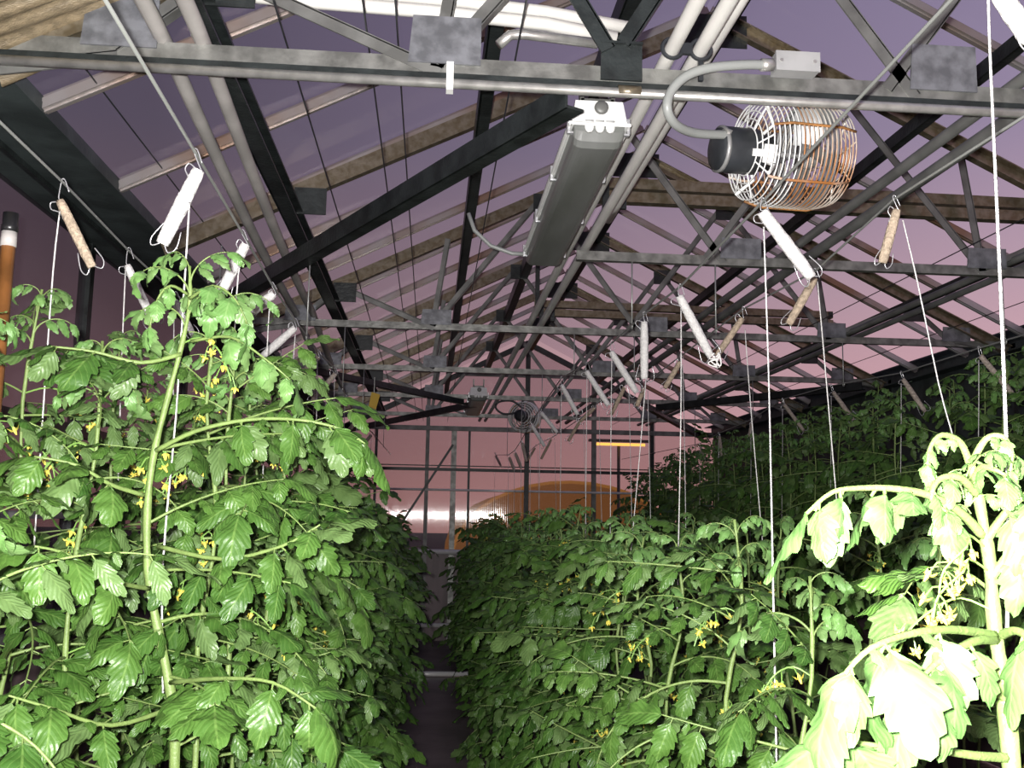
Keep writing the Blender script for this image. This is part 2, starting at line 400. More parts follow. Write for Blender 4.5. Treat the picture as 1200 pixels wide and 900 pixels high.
# conduit, clamps and hanger plate of the first truss
t0 = trs[0]
m_ = MB(); m_.tube([(XL, Y1 - .035, HC - .056), (XR, Y1 - .035, HC - .056)], .013, 10); cnd = obj('conduit', m_, M['conduit'], t0, True)
m_ = MB(); m_.box(((XL+XR)/2, Y1 - .012, HC - .030), (XR-XL-.02, .012, .022)); obj('chord_foot_shade', m_, M['dark'], t0)  # dark strip painting the shade under the chord's angle foot
for x in (.02, 2.0):
    m_ = MB(); m_.box((x, Y1 - .045, HC - .045), (.018, .03, .075)); obj('conduit_clamp', m_, M['whitepaint'], cnd)
m_ = MB(); m_.tube([(.46, Y1-.035, HC-.052), (.52, Y1-.035, HC-.052)], .016, 10); obj('coupling', m_, M['warm'], cnd, True)
m_ = MB(); m_.box((.47, Y1 - .03, HC + .03), (.11, .008, .10)); m_.box((.47, Y1 - .02, HC + .08), (.11, .05, .006)); obj('hanger_plate', m_, M['dark'], t0)
for dx in (-.17, .17):
    m_ = MB(); m_.angle((.47 + dx*.12, Y1 - .02, HC + .07), (.47 + dx*1.5, Y1 - .02, HC + .46), .04, .045, .007, up=(0, 1, 0)); obj('web_member', m_, M['dark'], t0)

# collar beams (rust brown double channels)
for y, lab in ((4.3, 'rust brown double channel collar beam behind the wire fan'), (6.9, 'rust brown double channel collar beam deeper in the roof, behind the other')):
    z = HC + .34; hw = (HR - z)/SL - .1
    cb = empty('collar_beam', (XC, y, z)); tag(cb, lab, 'beam', 'collar beams')
    for dz in (-.032, .032):
        m_ = MB(); m_.channel((XC - .55, y, z + dz), (XC + hw, y, z + dz - .01), .05, .05, .006, flip=-1); obj('channel', m_, M['warm'], cb)
    m_ = MB(); m_.box((XC - .5, y - .02, z - .02), (.03, .02, .16)); m_.box((XC - .42, y - .02, z - .02), (.03, .02, .16)); obj('bracket', m_, M['dark'], cb)
    for s_ in (-1, 1):
        xa = XC + (s_*(hw - .02) if s_ > 0 else -.53); m_ = MB(); m_.beam((xa, y, z), (xa, y, roof_z(xa) - .02), .03, .03, (0, 1, 0)); obj('hanger', m_, M['dark'], cb)

# purlins and ridge: dark channels running the length of the house
def purlin(x, label, dz=-.17, w=.05, h=.085, mm='dark'):
    z = roof_z(x) + dz; m_ = MB(); m_.channel((x, YB, z), (x, YE - .05, z), w, h, .008)
    tag(obj('purlin', m_, M[mm], None, loc=(x, YE, z)), label, 'purlin', 'roof purlins')
purlin(XC, 'dark ridge purlin running along the top of the roof', -.09, .07, .12)
purlin(.15, 'dark purlin on the slope over the fluorescent fixture, next to the ridge', -.19)
purlin(.68, 'heavy dark purlin on the slope over the fluorescent fixture, between ridge and its neighbour', -.13, .06, .09)
purlin(-.65, 'dark purlin on the slope above the gutter beam', -.16, .06, .08)
purlin(2.15, 'dark purlin on the slope above the wire fan, next to the ridge', -.14, .04, .06)
purlin(3.0, 'dark purlin low on the slope above the tall dark plants', -.13, .04, .055)

# gutter beam along the side wall
g = empty('gutter_beam', (-1.26, 5, 2.75)); tag(g, 'wide dark steel gutter beam along the top of the side wall', 'beam')
m_ = MB(); m_.box((-1.36, (YB+YE)/2, 2.775), (.38, YE-YB, .03)); obj('trough_floor', m_, M['gutter'], g)
m_ = MB(); m_.box((-1.178, (YB+YE)/2, 2.795), (.012, YE-YB, .03)); obj('trough_side', m_, M['gutter'], g)
m_ = MB(); m_.box((-1.545, (YB+YE)/2, 2.84), (.012, YE-YB, .14)); obj('trough_side', m_, M['gutter'], g)
m_ = MB(); m_.box((-1.40, (YB+YE)/2, 2.752), (.02, YE-YB, .02)); obj('lip', m_, M['dark'], g)
g2 = empty('eave_beam', (3.82, 5, 2.75)); tag(g2, 'dark eave beam above the side wall behind the tall dark plants', 'beam')
m_ = MB(); m_.channel((3.82, YB, 2.80), (3.82, YE, 2.80), .1, .14, .01, flip=-1); obj('channel', m_, M['gutter'], g2)

# wind braces in the plane of the chords
def brace(p, q, label, w=.05, h=.06):
    m_ = MB(); m_.angle(p, q, w, h, .008); tag(obj('wind_brace', m_, M['dark'], None, loc=tuple(V(p))), label, 'brace', 'wind braces')
ZB = HC - .06
brace(at_z(664, 111, ZB), at_z(262, 352, ZB), 'long dark diagonal brace from the hanger plate of the first truss to the gutter beam', .055, .07)
brace((-.95, 7.6, ZB), (.3, 9.5, ZB), 'dark diagonal brace running from the gutter beam to the small far light fixture')
brace((.4, 9.6, ZB), (-1.1, 12.9, ZB), 'dark diagonal brace from the small far light fixture to the end wall')
brace((3.45, 7.6, ZB), (2.2, 9.5, ZB), 'dark diagonal brace above the tall dark plants, running inward to the second last truss')
brace((2.15, 9.6, ZB), (3.6, 12.9, ZB), 'dark diagonal brace above the tall dark plants, running outward to the end wall')
brace((2.2, 2.52, ZB), (3.6, 5.1, ZB), 'dark diagonal brace from the first truss outward behind the wire fan')

# ------------------------------------------------------------------ pipes
def pipe(pts, r, mm, label, group, n=10):
    m_ = MB(); m_.tube(pts, r, n); return tag(obj('pipe', m_, M[mm], None, True, loc=tuple(V(pts[0]))), label, 'pipe', group)
def sagline(x, z, y0, y1, sag, n=30, xd=0.0):
    out = []
    for i in range(n+1):
        y = y0 + (y1-y0)*i/n; ph = ((y - Y1) / (2*S)) % 1.0; out.append((x + xd*(y - 2.4), y, z - sag*4*ph*(1-ph)))
    return out
pipe(sagline(.60, HC + .062, YB, 12.5, .0), .02, 'pvc', 'white plastic pipe along the fluorescent fixture, the one nearer to it', 'white pipes along the roof')
pipe(sagline(.675, HC + .062, YB, 12.5, .0), .02, 'pvc', 'white plastic pipe along the fluorescent fixture, farther from it', 'white pipes along the roof')
pipe(sagline(.74, HC + .13, YB, 4.1, .0), .018, 'pvc', 'short white plastic pipe clamped above the pair by the fluorescent fixture', 'white pipes along the roof')
pipe(sagline(-.72, HC + .05, 2.0, 9.5, .04, 40, -.035), .021, 'pvc_old', 'sagging aged pipe over the row by the gutter, nearer the gutter', 'aged pipes over the gutter-side rows')
pipe(sagline(-.62, HC + .05, 2.0, 9.5, .04, 40, -.035), .021, 'pvc_old', 'sagging aged pipe over the row by the gutter, nearer the ridge', 'aged pipes over the gutter-side rows')
def tp(px, py, y): return at_y(px, py, y)
pipe([tp(232, 42, 2.52), tp(231, 18, 2.52), tp(240, -2, 2.52), tp(270, -8, 2.52), tp(340, 0, 2.53), tp(500, 13, 2.54), tp(640, 28, 2.55), tp(722, 45, 2.56)], .019, 'pvc', 'white plastic pipe crossing above the first truss, lower one ending in an elbow', 'white cross pipes')
pipe([tp(262, -16, 2.54), tp(340, -14, 2.55), tp(520, 0, 2.57), tp(640, 14, 2.58), tp(745, 34, 2.6)], .018, 'pvc', 'white plastic pipe crossing above the first truss, upper straight one', 'white cross pipes')
for k, (x, z, r_) in enumerate(((1.60, HC + .06, .02), (1.72, HC + .06, .024), (2.66, HC + .055, .018), (2.77, HC + .055, .018))):
    pipe(sagline(x, z, YB, 12.5, .0), r_, 'greypipe', ['thin grey heating pipe beyond the wire fan', 'thick grey heating pipe beyond the wire fan',
         'grey pipe over the tall dark plants, nearer the ridge', 'grey pipe over the tall dark plants, nearer the eave'][k], 'grey pipes under the roof')
m_ = MB()
for x in (.60, .675): m_.ring((x, Y1 - .06, HC + .062), (0, 1, 0), .027, .006, 20, 6)
m_.box((.637, Y1 - .06, HC + .062), (.03, .012, .03)); m_.box((.68, Y1 - .04, HC + .02), (.012, .012, .07))
tag(obj('pipe_clamp', m_, M['black']), 'black double clamp holding the white pipes to the first truss', 'clamp')
# conduit stub by hanger plate
m_ = MB(); m_.tube([(.15, Y1+.05, HC + .10), (.18, Y1+.05, HC+.13), (.22, Y1+.05, HC+.135), (.42, Y1+.05, HC+.12)], .014, 10)
tag(obj('conduit_stub', m_, M['conduit'], None, True), 'short zinc conduit stub on the first truss beside the dark hanger plate', 'conduit')

# thin dark shade wires
for k, (x, lab) in enumerate(((-1.02, 'thin dark shade wire beside the gutter beam'), (-.42, 'thin dark shade wire beside the sagging aged pipes'), (-.20, 'thin dark shade wire in the middle of the gutter-side slope'),
          (-.12, 'thin dark shade wire paired with its neighbour over the gutter-side slope'), (.2, 'thin dark shade wire beside the fluorescent fixture'), (2.4, 'thin dark shade wire beyond the wire fan'), (3.3, 'thin dark shade wire over the tall dark plants'))):
    m_ = MB(); m_.tube([(x, YB, HC + .09), (x, YE - .1, HC + .09)], .0028, 5); tag(obj('shade_wire', m_, M['black']), lab, 'wire', 'shade wires')

# gathered shade cloth by the gutter, in front of and behind the first truss
m_ = MB(); P = []; nu, nv = 10, 60
for j in range(nv+1):
    for i in range(nu+1):
        u, v = i/nu, j/nv; x = -1.165 + .34*u; yy = 2.0 + .60*v
        P.append((x, yy, roof_z(x) - .045 + .012*math.sin(v*2*PI*9) + .006*math.sin(v*50 + u*3)))
q4 = [(j*(nu+1)+i, j*(nu+1)+i+1, (j+1)*(nu+1)+i+1, (j+1)*(nu+1)+i) for j in range(nv) for i in range(nu)]
m_.add(P, q4); m_.add([(x, yy, z+.004) for x, yy, z in P], [tuple(reversed(q)) for q in q4])
tag(obj('shade_cloth', m_, M['curtain'], None, True), 'tan ribbed shade cloth drawn under the glass at the gutter by the first truss', 'shade cloth')

# ------------------------------------------------------------------ fluorescent fixtures
def fixture(x, y0, z, L, w, label, yaw=0.0, sc=1.0):
    """long vapour-tight fixture; (x, y0, z) is the middle of the near end of its rim"""
    f = empty('light_fixture', (x, y0, z)); tag(f, label, 'light fixture', 'fluorescent fixtures')
    P = []
    def shell(prof_scale, z0, z1, ya, yb, inset):
        hw = w/2; a = [(x-hw, ya, z0), (x+hw, ya, z0), (x+hw, yb, z0), (x-hw, yb, z0)]
        b = [(x-hw+inset, ya+inset, z1), (x+hw-inset, ya+inset, z1), (x+hw-inset, yb-inset, z1), (x-hw+inset, yb-inset, z1)]
        return a + b
    m_ = MB(); m_.add(shell(1, z, z + .075, y0, y0 + L, .012), [(0,1,2,3), (7,6,5,4), (0,4,5,1), (1,5,6,2), (2,6,7,3), (3,7,4,0)]); h = obj('housing', m_, M['whitepaint'], f)
    # diffuser: rounded trough below the rim
    m_ = MB(); n = 10; hw = w/2 - .006; dep = .055; ring_ = []
    secs = [(y0 + .006, .35), (y0 + .02, .8), (y0 + .045, 1.0), (y0 + L - .045, 1.0), (y0 + L - .02, .8), (y0 + L - .006, .35)]
    for yy, s_ in secs:
        for k in range(n+1):
            a = PI*k/n; cx = math.copysign(abs(math.cos(a))**.35, math.cos(a)); sz = abs(math.sin(a))**.45
            ring_.append((x + hw*cx*(.97 + .03*s_), yy, z - dep*sz*s_))
    fs = [(i*(n+1)+k, i*(n+1)+k+1, (i+1)*(n+1)+k+1, (i+1)*(n+1)+k) for i in range(len(secs)-1) for k in range(n)]
    fs += [tuple(range(n, -1, -1)), tuple((len(secs)-1)*(n+1)+k for k in range(n+1))]
    m_.add(ring_, fs); obj('diffuser', m_, M['lens'], f)
    m_ = MB(); c = [(x-w/2-.004, y0-.004, z), (x+w/2+.004, y0-.004, z), (x+w/2+.004, y0+L+.004, z), (x-w/2-.004, y0+L+.004, z)]
    m_.tube(c + [c[0]], .006, 6); obj('rim', m_, M['whitepaint'], f)
    for sx in (-1, 1):
        for fr in (.02, .30, .62, .96):
            yy = y0 + L*fr; m_ = MB(); xx = x + sx*(w/2 + .006)
            m_.box((xx, yy, z + .005), (.008, .022, .045)); m_.box((xx - sx*.012, yy, z - .017), (.03, .012, .006)); obj('latch', m_, M['hookwire'], f)
    for k in (-1, 0, 1):
        m_ = MB(); m_.lathe((x + k*.030, y0 + .006, z - .012), (0, -1, 0), [(0, .012), (.008, .012), (.011, .009)], 14)
        m_.box((x + k*.030, y0 + .003, z + .0), (.024, .012, .024)); obj('end_tab', m_, M['whitepaint'], f, True)
    m_ = MB(); m_.lathe((x + .005, y0 + .012, z + .052), (0, -1, 0), [(0, .02), (.012, .02), (.016, .016), (.017, .006)], 18); obj('knockout_plug', m_, M['galv_dull'], h, True)
    for fr in (.04, .93):
        m_ = MB(); m_.box((x, y0 + L*fr, z + .085), (w*.6, .03, .02)); m_.box((x - w*.28, y0 + L*fr, z + .12), (.012, .03, .07)); m_.box((x + w*.28, y0 + L*fr, z + .12), (.012, .03, .07)); obj('bracket', m_, M['galv'], f)
    return f
pa = at_y(703, 146, 2.62)
fixture(pa.x, 2.62, pa.z, 1.42, .160, 'long white fluorescent fixture with grey diffuser hung from the first truss')
# power lead of that fixture
m_ = MB(); m_.tube([at_y(549, 250, 4.0), at_y(556, 270, 4.0), at_y(575, 288, 4.0), at_y(600, 297, 4.0), at_y(622, 298, 4.0)], .009, 8)
tag(obj('power_lead', m_, M['flex'], None, True), 'grey power lead looping into the end of the long fluorescent fixture', 'cable')
pb = at_y(561, 463, 9.1)
fixture(pb.x, 9.1, pb.z, 1.42, .17, 'small far fluorescent fixture hanging near the end wall', 0)
m_ = MB(); m_.tube([at_y(528, 476, 11), at_y(532, 481, 11), at_y(541, 484, 11), at_y(550, 484, 11)], .012, 6)
tag(obj('power_lead', m_, M['flex'], None, True), 'dark power lead looping beside the small far fluorescent fixture', 'cable')

# ------------------------------------------------------------------ circulation fans
def fan(c, ax, R, L, label, strap_top, cheap=False):
    ax = V(ax).normalized(); c = V(c); f = empty('circulation_fan', c); tag(f, label, 'fan', 'circulation fans')
    u = V((0,0,1)); s_ = ax.cross(u).normalized()
    nr = 8 if cheap else 19
    for k in range(nr):                                        # hoops of the guard
        t = k/(nr-1); rr = R*(1 - .10*abs(2*t-1)**4); m_ = MB(); m_.ring(c + ax*((t-.5)*L), ax, rr, .0022 if not cheap else .006, 44 if not cheap else 24, 5)
        obj('guard_hoop', m_, M['cagewhite'] if t < .3 else M['cage'], f, True)
    for e, sgn in ((-.5, -1), (.5, 1)):                         # end grilles
        m_ = MB()
        for k in range(1, 6): m_.ring(c + ax*(e*L + sgn*.02*(1-(k/6)**2)), ax, R*.9*k/6, .002 if not cheap else .005, 36, 5)
        for k in range(8):
            a = 2*PI*k/8; d = u*math.cos(a) + s_*math.sin(a); m_.tube([c + ax*(e*L + sgn*.022), c + ax*(e*L) + d*R*.9], .0025, 5)
        obj('end_grille', m_, M['cagewhite'] if e < 0 else M['cage'], f, True)
    for k in range(6):
        a = 2*PI*(k+.3)/6; d = u*math.cos(a) + s_*math.sin(a); m_ = MB()
        m_.tube([c + ax*(-.5*L) + d*R*.92, c + ax*(-.3*L) + d*R*1.01, c + ax*(.3*L) + d*R*1.01, c + ax*(.5*L) + d*R*.92], .004, 6)
        obj('guard_strap', m_, M['rust'] if k % 2 else M['cage'], f, True)
    m_ = MB()                                                   # orifice band in the middle
    m_.ring(c + ax*.03, ax, R*.965, .006, 44, 5); m_.ring(c + ax*.045, ax, R*.965, .006, 44, 5); m_.ring(c + ax*.06, ax, R*.965, .006, 44, 5); obj('orifice_ring', m_, M['blade'], f, True)
    for k in range(4):
        a = 2*PI*k/4 + .4; m_ = MB(); P = []
        for i in range(5):
            rr = .03 + (R*.88 - .03)*i/4
            for j in range(4):
                b = a + (j/3 - .5)*(.75 - .18*i/4); P.append(c + ax*(.045 + (j/3-.5)*.07) + (u*math.cos(b) + s_*math.sin(b))*rr)
        fs = [(i*4+j, i*4+j+1, (i+1)*4+j+1, (i+1)*4+j) for i in range(4) for j in range(3)]
        n = len(P); m_.add(P + [p + ax*.003 for p in P], fs + [tuple(q + n for q in reversed(g_)) for g_ in fs]); obj('blade', m_, M['blade'], f, True)
    m_ = MB(); m_.lathe(c + ax*.03, ax, [(0, .035), (.04, .035), (.05, .02)], 16); obj('hub', m_, M['blade'], f, True)
    m0 = c - ax*(L/2 + .035) ; m_ = MB()
    m_.lathe(m0 - ax*.02, ax, [(-.056, .03), (-.05, .058), (-.032, .064), (.065, .064), (.075, .055), (.11, .05)], 26); mo = obj('motor', m_, M['black'], f, True)
    m_ = MB(); m_.lathe(m0 - ax*.02, ax, [(-.048, .05), (-.044, .0655), (-.036, .0655), (-.035, .05)], 26); obj('motor_end_bell', m_, M['blade'], mo, True)
    m_ = MB(); m_.tube([m0 + ax*.08, c + ax*.04], .009, 8); obj('shaft', m_, M['blade'], mo, True)
    if not cheap:
        q = m0 + ax*.085 - s_*.0
        tow = (CAM - m0); tow = (tow - ax*tow.dot(ax)).normalized()
        m_ = MB(); rot = Matrix((ax, tow.cross(ax), tow)).transposed()
        m_.box(m0 + ax*.062 + tow*.064, (.04, .05, .005), rot); m_.box(m0 + ax*.03 + tow*.067, (.045, .02, .005), rot); obj('rating_plate', m_, M['whitepaint'], mo)
        for k in range(4):
            a = PI/4 + PI/2*k; d = u*math.cos(a) + s_*math.sin(a); m_ = MB(); m_.tube([m0 + ax*.05 + d*.05, m0 + ax*.075 + d*.085, m0 + ax*.04 + d*.13, c - ax*(L*.5) + d*R*.9], .0055, 6); obj('motor_arm', m_, M['cagewhite'], f, True)
    m_ = MB(); top = c + V((0,0,R)) - ax*.075; yf = min(top.y, strap_top[1])
    m_.beam(top, V((top.x, yf, top.z + .02)), .028, .006, (0, 0, 1)); m_.beam((top.x, yf, top.z + .017), (top.x, yf, strap_top[2]), .028, .006, (0, 1, 0)); obj('hanger_strap', m_, M['dark'], f)
    return f, m0
fc = at_y(926, 182, 2.62)
fan_ax = V((.985, .17, .03))
_, mot = fan(fc, fan_ax, .15, .25, 'round wire-caged circulation fan with black motor hung under the first truss', (0, Y1 - .06, HC + .05))
# junction box and flexible conduit
jb = at_y(931, 77, 2.40)
j = empty('junction_box', jb); tag(j, 'grey junction box on the first truss above the wire fan', 'junction box')
m_ = MB(); m_.box(jb, (.115, .045, .05)); obj('box_body', m_, M['boxgrey'], j)
m_ = MB(); m_.box(jb - V((0, .025, 0)), (.119, .006, .054)); lid = obj('cover', m_, M['boxgrey'], j)
for sx in (-1, 1):
    m_ = MB(); m_.lathe(jb + V((sx*.045, -.028, .0)), (0, -1, 0), [(0, .005), (.003, .005)], 8); obj('screw', m_, M['conduit'], lid)
m_ = MB(); cp = [(897, 76), (870, 76), (830, 80), (803, 90), (786, 108), (782, 128), (792, 146), (815, 156), (852, 158)]
pts = [at_y(a, b, (2.38, 2.37, 2.36, 2.36, 2.36, 2.36, 2.40, 2.47, 2.54)[i]) for i, (a, b) in enumerate(cp)]
def smooth(pts, k=5):
    out = []
    for i in range(len(pts)-1):
        p0, p1, p2, p3 = pts[max(i-1, 0)], pts[i], pts[i+1], pts[min(i+2, len(pts)-1)]
        for t in range(k):
            t /= k; out.append(.5*((2*p1) + (p2-p0)*t + (2*p0-5*p1+4*p2-p3)*t*t + (3*p1-p0-3*p2+p3)*t**3))
    return out + [pts[-1]]
m_.tube(smooth(pts), .0125, 10); fxc = empty('flexible_conduit', pts[0]); tag(fxc, 'grey flexible conduit looping from the junction box to the fan motor', 'conduit')
obj('hose', m_, M['flex'], fxc, True)
for a, b in ((0, 1), (-1, -2)):
    d = (pts[a] - pts[b]).normalized(); m_ = MB(); m_.tube([pts[a] - d*.012, pts[a] + d*.02], .0165, 12); obj('fitting', m_, M['conduit'], fxc, True)
# far fan
f2 = at_y(615, 489, 10.6); fan(f2, (.35, .93, 0), .17, .2, 'small far circulation fan before the end wall', (0, 99, HC), True)
m_ = MB(); m_.tube(smooth([at_y(604, 484, 10.4), at_y(590, 485, 10.4), at_y(581, 478, 10.4), at_y(585, 471, 10.4), at_y(600, 470, 10.4), at_y(612, 478, 10.4)]), .012, 6)
tag(obj('flexible_conduit', m_, M['black'], None, True), 'black flexible conduit looping to the small far fan', 'conduit')

# ------------------------------------------------------------------ twine spools, their strings, and the crop wires they hang on
random.seed(7)
NTH = ['first', 'second', 'third', 'fourth', 'fifth', 'sixth', 'seventh', 'eighth', 'ninth']
HOOKS = {}
def spool(line, X, hook, top, bot, string, label, group, mat='twine', r=.0125, depth=None, sw=.0021):
    hk = at_y(hook[0], hook[1], depth) if depth else at_x(hook[0], hook[1], X)
    HOOKS.setdefault(line, []).append(hk); y = hk.y
    a, b = at_y(top[0], top[1], y), at_y(bot[0], bot[1], y + .02)
    s_ = empty('twine_spool', hk); tag(s_, label, 'twine spool', group)
    d = (b - a); Ln = d.length; d.normalize()
    side = d.cross(V((0, 1, 0))).normalized()
    n = 16; pts, rs = [], []
    for i in range(n+1):
        t = i/n; pts.append(a + (b-a)*t); rs.append(r*(.82 + .22*math.sin(PI*min(1, max(0, t)))**.6 + random.uniform(-.05, .05)))
    m_ = MB(); m_.tube(pts, rs, 12); obj('wound_twine', m_, M[mat], s_, True)
    q = .0016 if y < 6 else .0022; k = Ln/.2; m_ = MB()
    # bent wire frame: top hook over the crop wire, ears at both ends
    off = V((0, -r, 0))
    m_.tube(smooth([a + side*.008, a - d*.006, hk + V((-.004, 0, .004)), hk + V((.0, 0, .010)), hk + V((.006, 0, .003)), hk + V((.016, 0, -.026*k))], 4), q, 5)
    m_.tube(smooth([a - side*.008, a - side*.026*k + V((0, 0, .004)), a - side*.03*k + d*.012, a - side*.012 + d*.03*k, a - side*r + d*.05*k], 4), q, 5)
    obj('wire_hook', m_, M['hookwire'], s_, True)
    if y < 9:
        m_ = MB(); m_.tube(smooth([b + side*.006, b + d*.012 + side*.022*k, b - d*.005 + side*.035*k, b - d*.045*k + side*.028*k], 4), q, 5)
        m_.tube(smooth([b - side*.006, b + d*.012 - side*.022*k, b - d*.005 - side*.03*k, b - d*.05*k - side*.018*k], 4), q, 5); obj('wire_ear', m_, M['hookwire'], s_, True)
    if string:
        P = [at_y(px, py, yy if yy else y - .012) for px, py, yy in string]
        m_ = MB(); m_.tube(smooth(P, 3) if len(P) > 2 else P, sw, 5); obj('hanging_string', m_, M['twine'], s_, True)
    return s_
GA, GB, GC_, GD, GE = 'spools over the gutter-side row', 'spools over the aisle row on the gutter side', 'white spools over the aisle row under the fan', 'tan spools behind the white ones', 'thin spools over the tall dark plants'
XLb, XLa, XRa, XRb, XRc = -.93, -.55, .87, 1.25, 2.6
spool('Lb', XLb, (74, 214), (70, 235), (108, 313), [(70, 248, 0), (62, 320, 0), (50, 490, 0), (40, 640, 0)], 'pinkish white twine spool tilted before the dark gutter beam', GA, 'twinetan')
spool('Lb', XLb, (151, 294), (149, 311), (180, 378), [(147, 316, 0), (142, 440, 0), (137, 620, 0)], 'pale twine spool under the gutter beam, beside the tall tomato shoot', GA)
spool('Lb', XLb, (206, 345), (205, 352), (226, 392), [(204, 356, 0), (203, 480, 0)], 'small pale twine spool hidden behind the tall tomato shoot', GA)
spool('La', XLa, (229, 179), (233, 199), (190, 286), [(222, 236, 0), (217, 320, 0), (206, 490, 2.2), (191, 660, 2.1), (191, 812, 2.08)], 'bright white twine spool right above the tall tomato shoot', GB, r=.0165)
spool('La', XLa, (284, 273), (288, 286), (258, 345), [(281, 312, 0), (277, 350, 0), (266, 560, 0)], 'white twine spool next behind the one over the tall tomato shoot', GB, r=.0150)
spool('La', XLa, (319, 334), (321, 344), (292, 368), [(316, 357, 0), (313, 410, 0), (308, 560, 0)], 'stubby white twine spool third along the aisle wire on the gutter side', GB, r=.016)
spool('La', XLa, (346, 376), (346, 384), (306, 419), [(346, 392, 0), (343, 440, 0), (340, 560, 0)], 'white twine spool fourth along the aisle wire on the gutter side', GB, r=.0155)
for k, (hk, tp_, bt) in enumerate((((373, 412), (373, 418), (350, 445)), ((393, 433), (393, 438), (366, 470)), ((405, 464), (404, 467), (388, 482)), ((419, 490), (418, 494), (405, 508)), ((436, 507), (435, 510), (424, 523)))):
    spool('La', XLa, hk, tp_, bt, [(hk[0]-1, tp_[1]+3, 0), (hk[0]-3, tp_[1]+120, 0)], 'small dull twine spool far along the gutter-side aisle wire, %s of its run' % NTH[k], GB, 'twinedull', r=.016)
spool('Ra', XRa, (1150, -38), (1160, -28), (1207, 48), [(1158, -10, 0), (1160, 60, 1.5), (1172, 330, 1.3), (1181, 580, 1.18), (1180, 740, 1.15)], 'glaring white twine spool over the brightly lit tomato plant', GC_, r=.017, sw=.0026, depth=1.52)
spool('Ra', XRa, (894, 236), (893, 248), (951, 325), [(895, 266, 0), (901, 450, 0), (905, 640, 2.1), (910, 895, 2.0)], 'bright white twine spool hanging just below the wire fan', GC_, r=.0175, sw=.0023)
tangled = spool('Ra', XRa, (797, 336), (796, 347), (833, 418), [(798, 358, 0), (798, 480, 0), (795, 640, 0), (793, 740, 0)], 'white twine spool below the fan, with a twine tangle at its foot', GC_, r=.0165)
spool('Ra', XRa, (755, 368), (755, 377), (755, 444), [(757, 444, 0), (749, 540, 0), (739, 650, 0)], 'white twine spool hanging straight down among tilted ones', GC_, r=.017)
for k, (hk, tp_, bt) in enumerate((((717, 402), (716, 412), (746, 460)), ((688, 426), (687, 435), (713, 475)), ((658, 443), (658, 451), (677, 486)), ((633, 479), (634, 483), (653, 507)), ((622, 495), (623, 498), (638, 523)), ((611, 516), (612, 519), (617, 541)),
                      ((603, 528), (604, 531), (611, 549)), ((596, 533), (597, 536), (603, 552)), ((580, 531), (581, 534), (587, 546)))):
    spool('Ra', XRa, hk, tp_, bt, [(hk[0], tp_[1]+2, 0), (hk[0]-1, tp_[1]+90, 0), (hk[0]-2, 640, 0)],
          ['white twine spool between the straight-hanging one and the far fan, first of its run', 'white twine spool between the straight-hanging one and the far fan, second of its run', 'white twine spool between the straight-hanging one and the far fan, third of its run', ][k] if k < 3 else 'small twine spool near the far fan, %s counted toward the end wall' % NTH[k-3], GC_, 'twine' if k < 5 else 'twinedull', r=.0165)
spool('Rb', XRb, (1048, 233), (1051, 246), (1034, 308), [(1058, 258, 0), (1075, 330, 0), (1100, 450, 0), (1117, 512, 0)], 'tan twine spool beneath the grey pipes beyond the fan', GD, 'twinetan', r=.0135)
spool('Rb', XRb, (955, 318), (955, 326), (924, 380), [(958, 330, 0), (966, 420, 0), (985, 640, 0)], 'tan twine spool touching the foot of the bright one below the fan', GD, 'twinetan', r=.0135)
spool('Rb', XRb, (871, 362), (870, 373), (840, 417), [(873, 386, 0), (880, 480, 0), (894, 640, 0)], 'tan twine spool beside the one with a twine tangle', GD, 'twinetan', r=.0135)
for k, (hk, tp_, bt) in enumerate((((798, 417), (797, 424), (779, 455)), ((757, 448), (755, 455), (746, 476)), ((735, 447), (732, 454), (716, 486)), ((700, 473), (697, 478), (680, 494)), ((682, 489), (680, 493), (666, 517)), ((648, 512), (646, 515), (634, 538)), ((628, 522), (627, 525), (618, 540)))):
    spool('Rb', XRb, hk, tp_, bt, [(hk[0]+2, tp_[1]+3, 0), (hk[0]+4, tp_[1]+90, 0), (hk[0]+6, 640, 0)], 'small tan twine spool in the long run toward the end wall, %s of it' % NTH[k], GD, 'twinetan', r=.0135)
for k, (hk, tp_, bt) in enumerate((((1147, 408), (1149, 417), (1187, 462)), ((1056, 437), (1058, 444), (1084, 482)), ((974, 452), (976, 459), (1000, 492)), ((917, 468), (919, 474), (942, 505)), ((880, 492), (881, 496), (878, 512)), ((842, 508), (843, 511), (846, 534)), ((820, 520), (821, 523), (826, 540)))):
    spool('Rc', XRc, hk, tp_, bt, [(hk[0], tp_[1]+5, 0), (hk[0], tp_[1]+60, 0), (hk[0]-1, tp_[1]+140, 0)], 'weathered thin twine spool over the tall dark plants, %s along their wire' % NTH[k], GE, 'twinedull', r=.014)

m_ = MB(); rng = random.Random(3); c0 = at_x(838, 420, XRa)
for k in range(5):
    m_.tube(smooth([c0 + V((rng.uniform(-.02, .02), rng.uniform(-.01, .01), rng.uniform(-.03, .02))) for _ in range(5)]), .0022, 5)
obj('twine_tangle', m_, M['twine'], tangled, True)

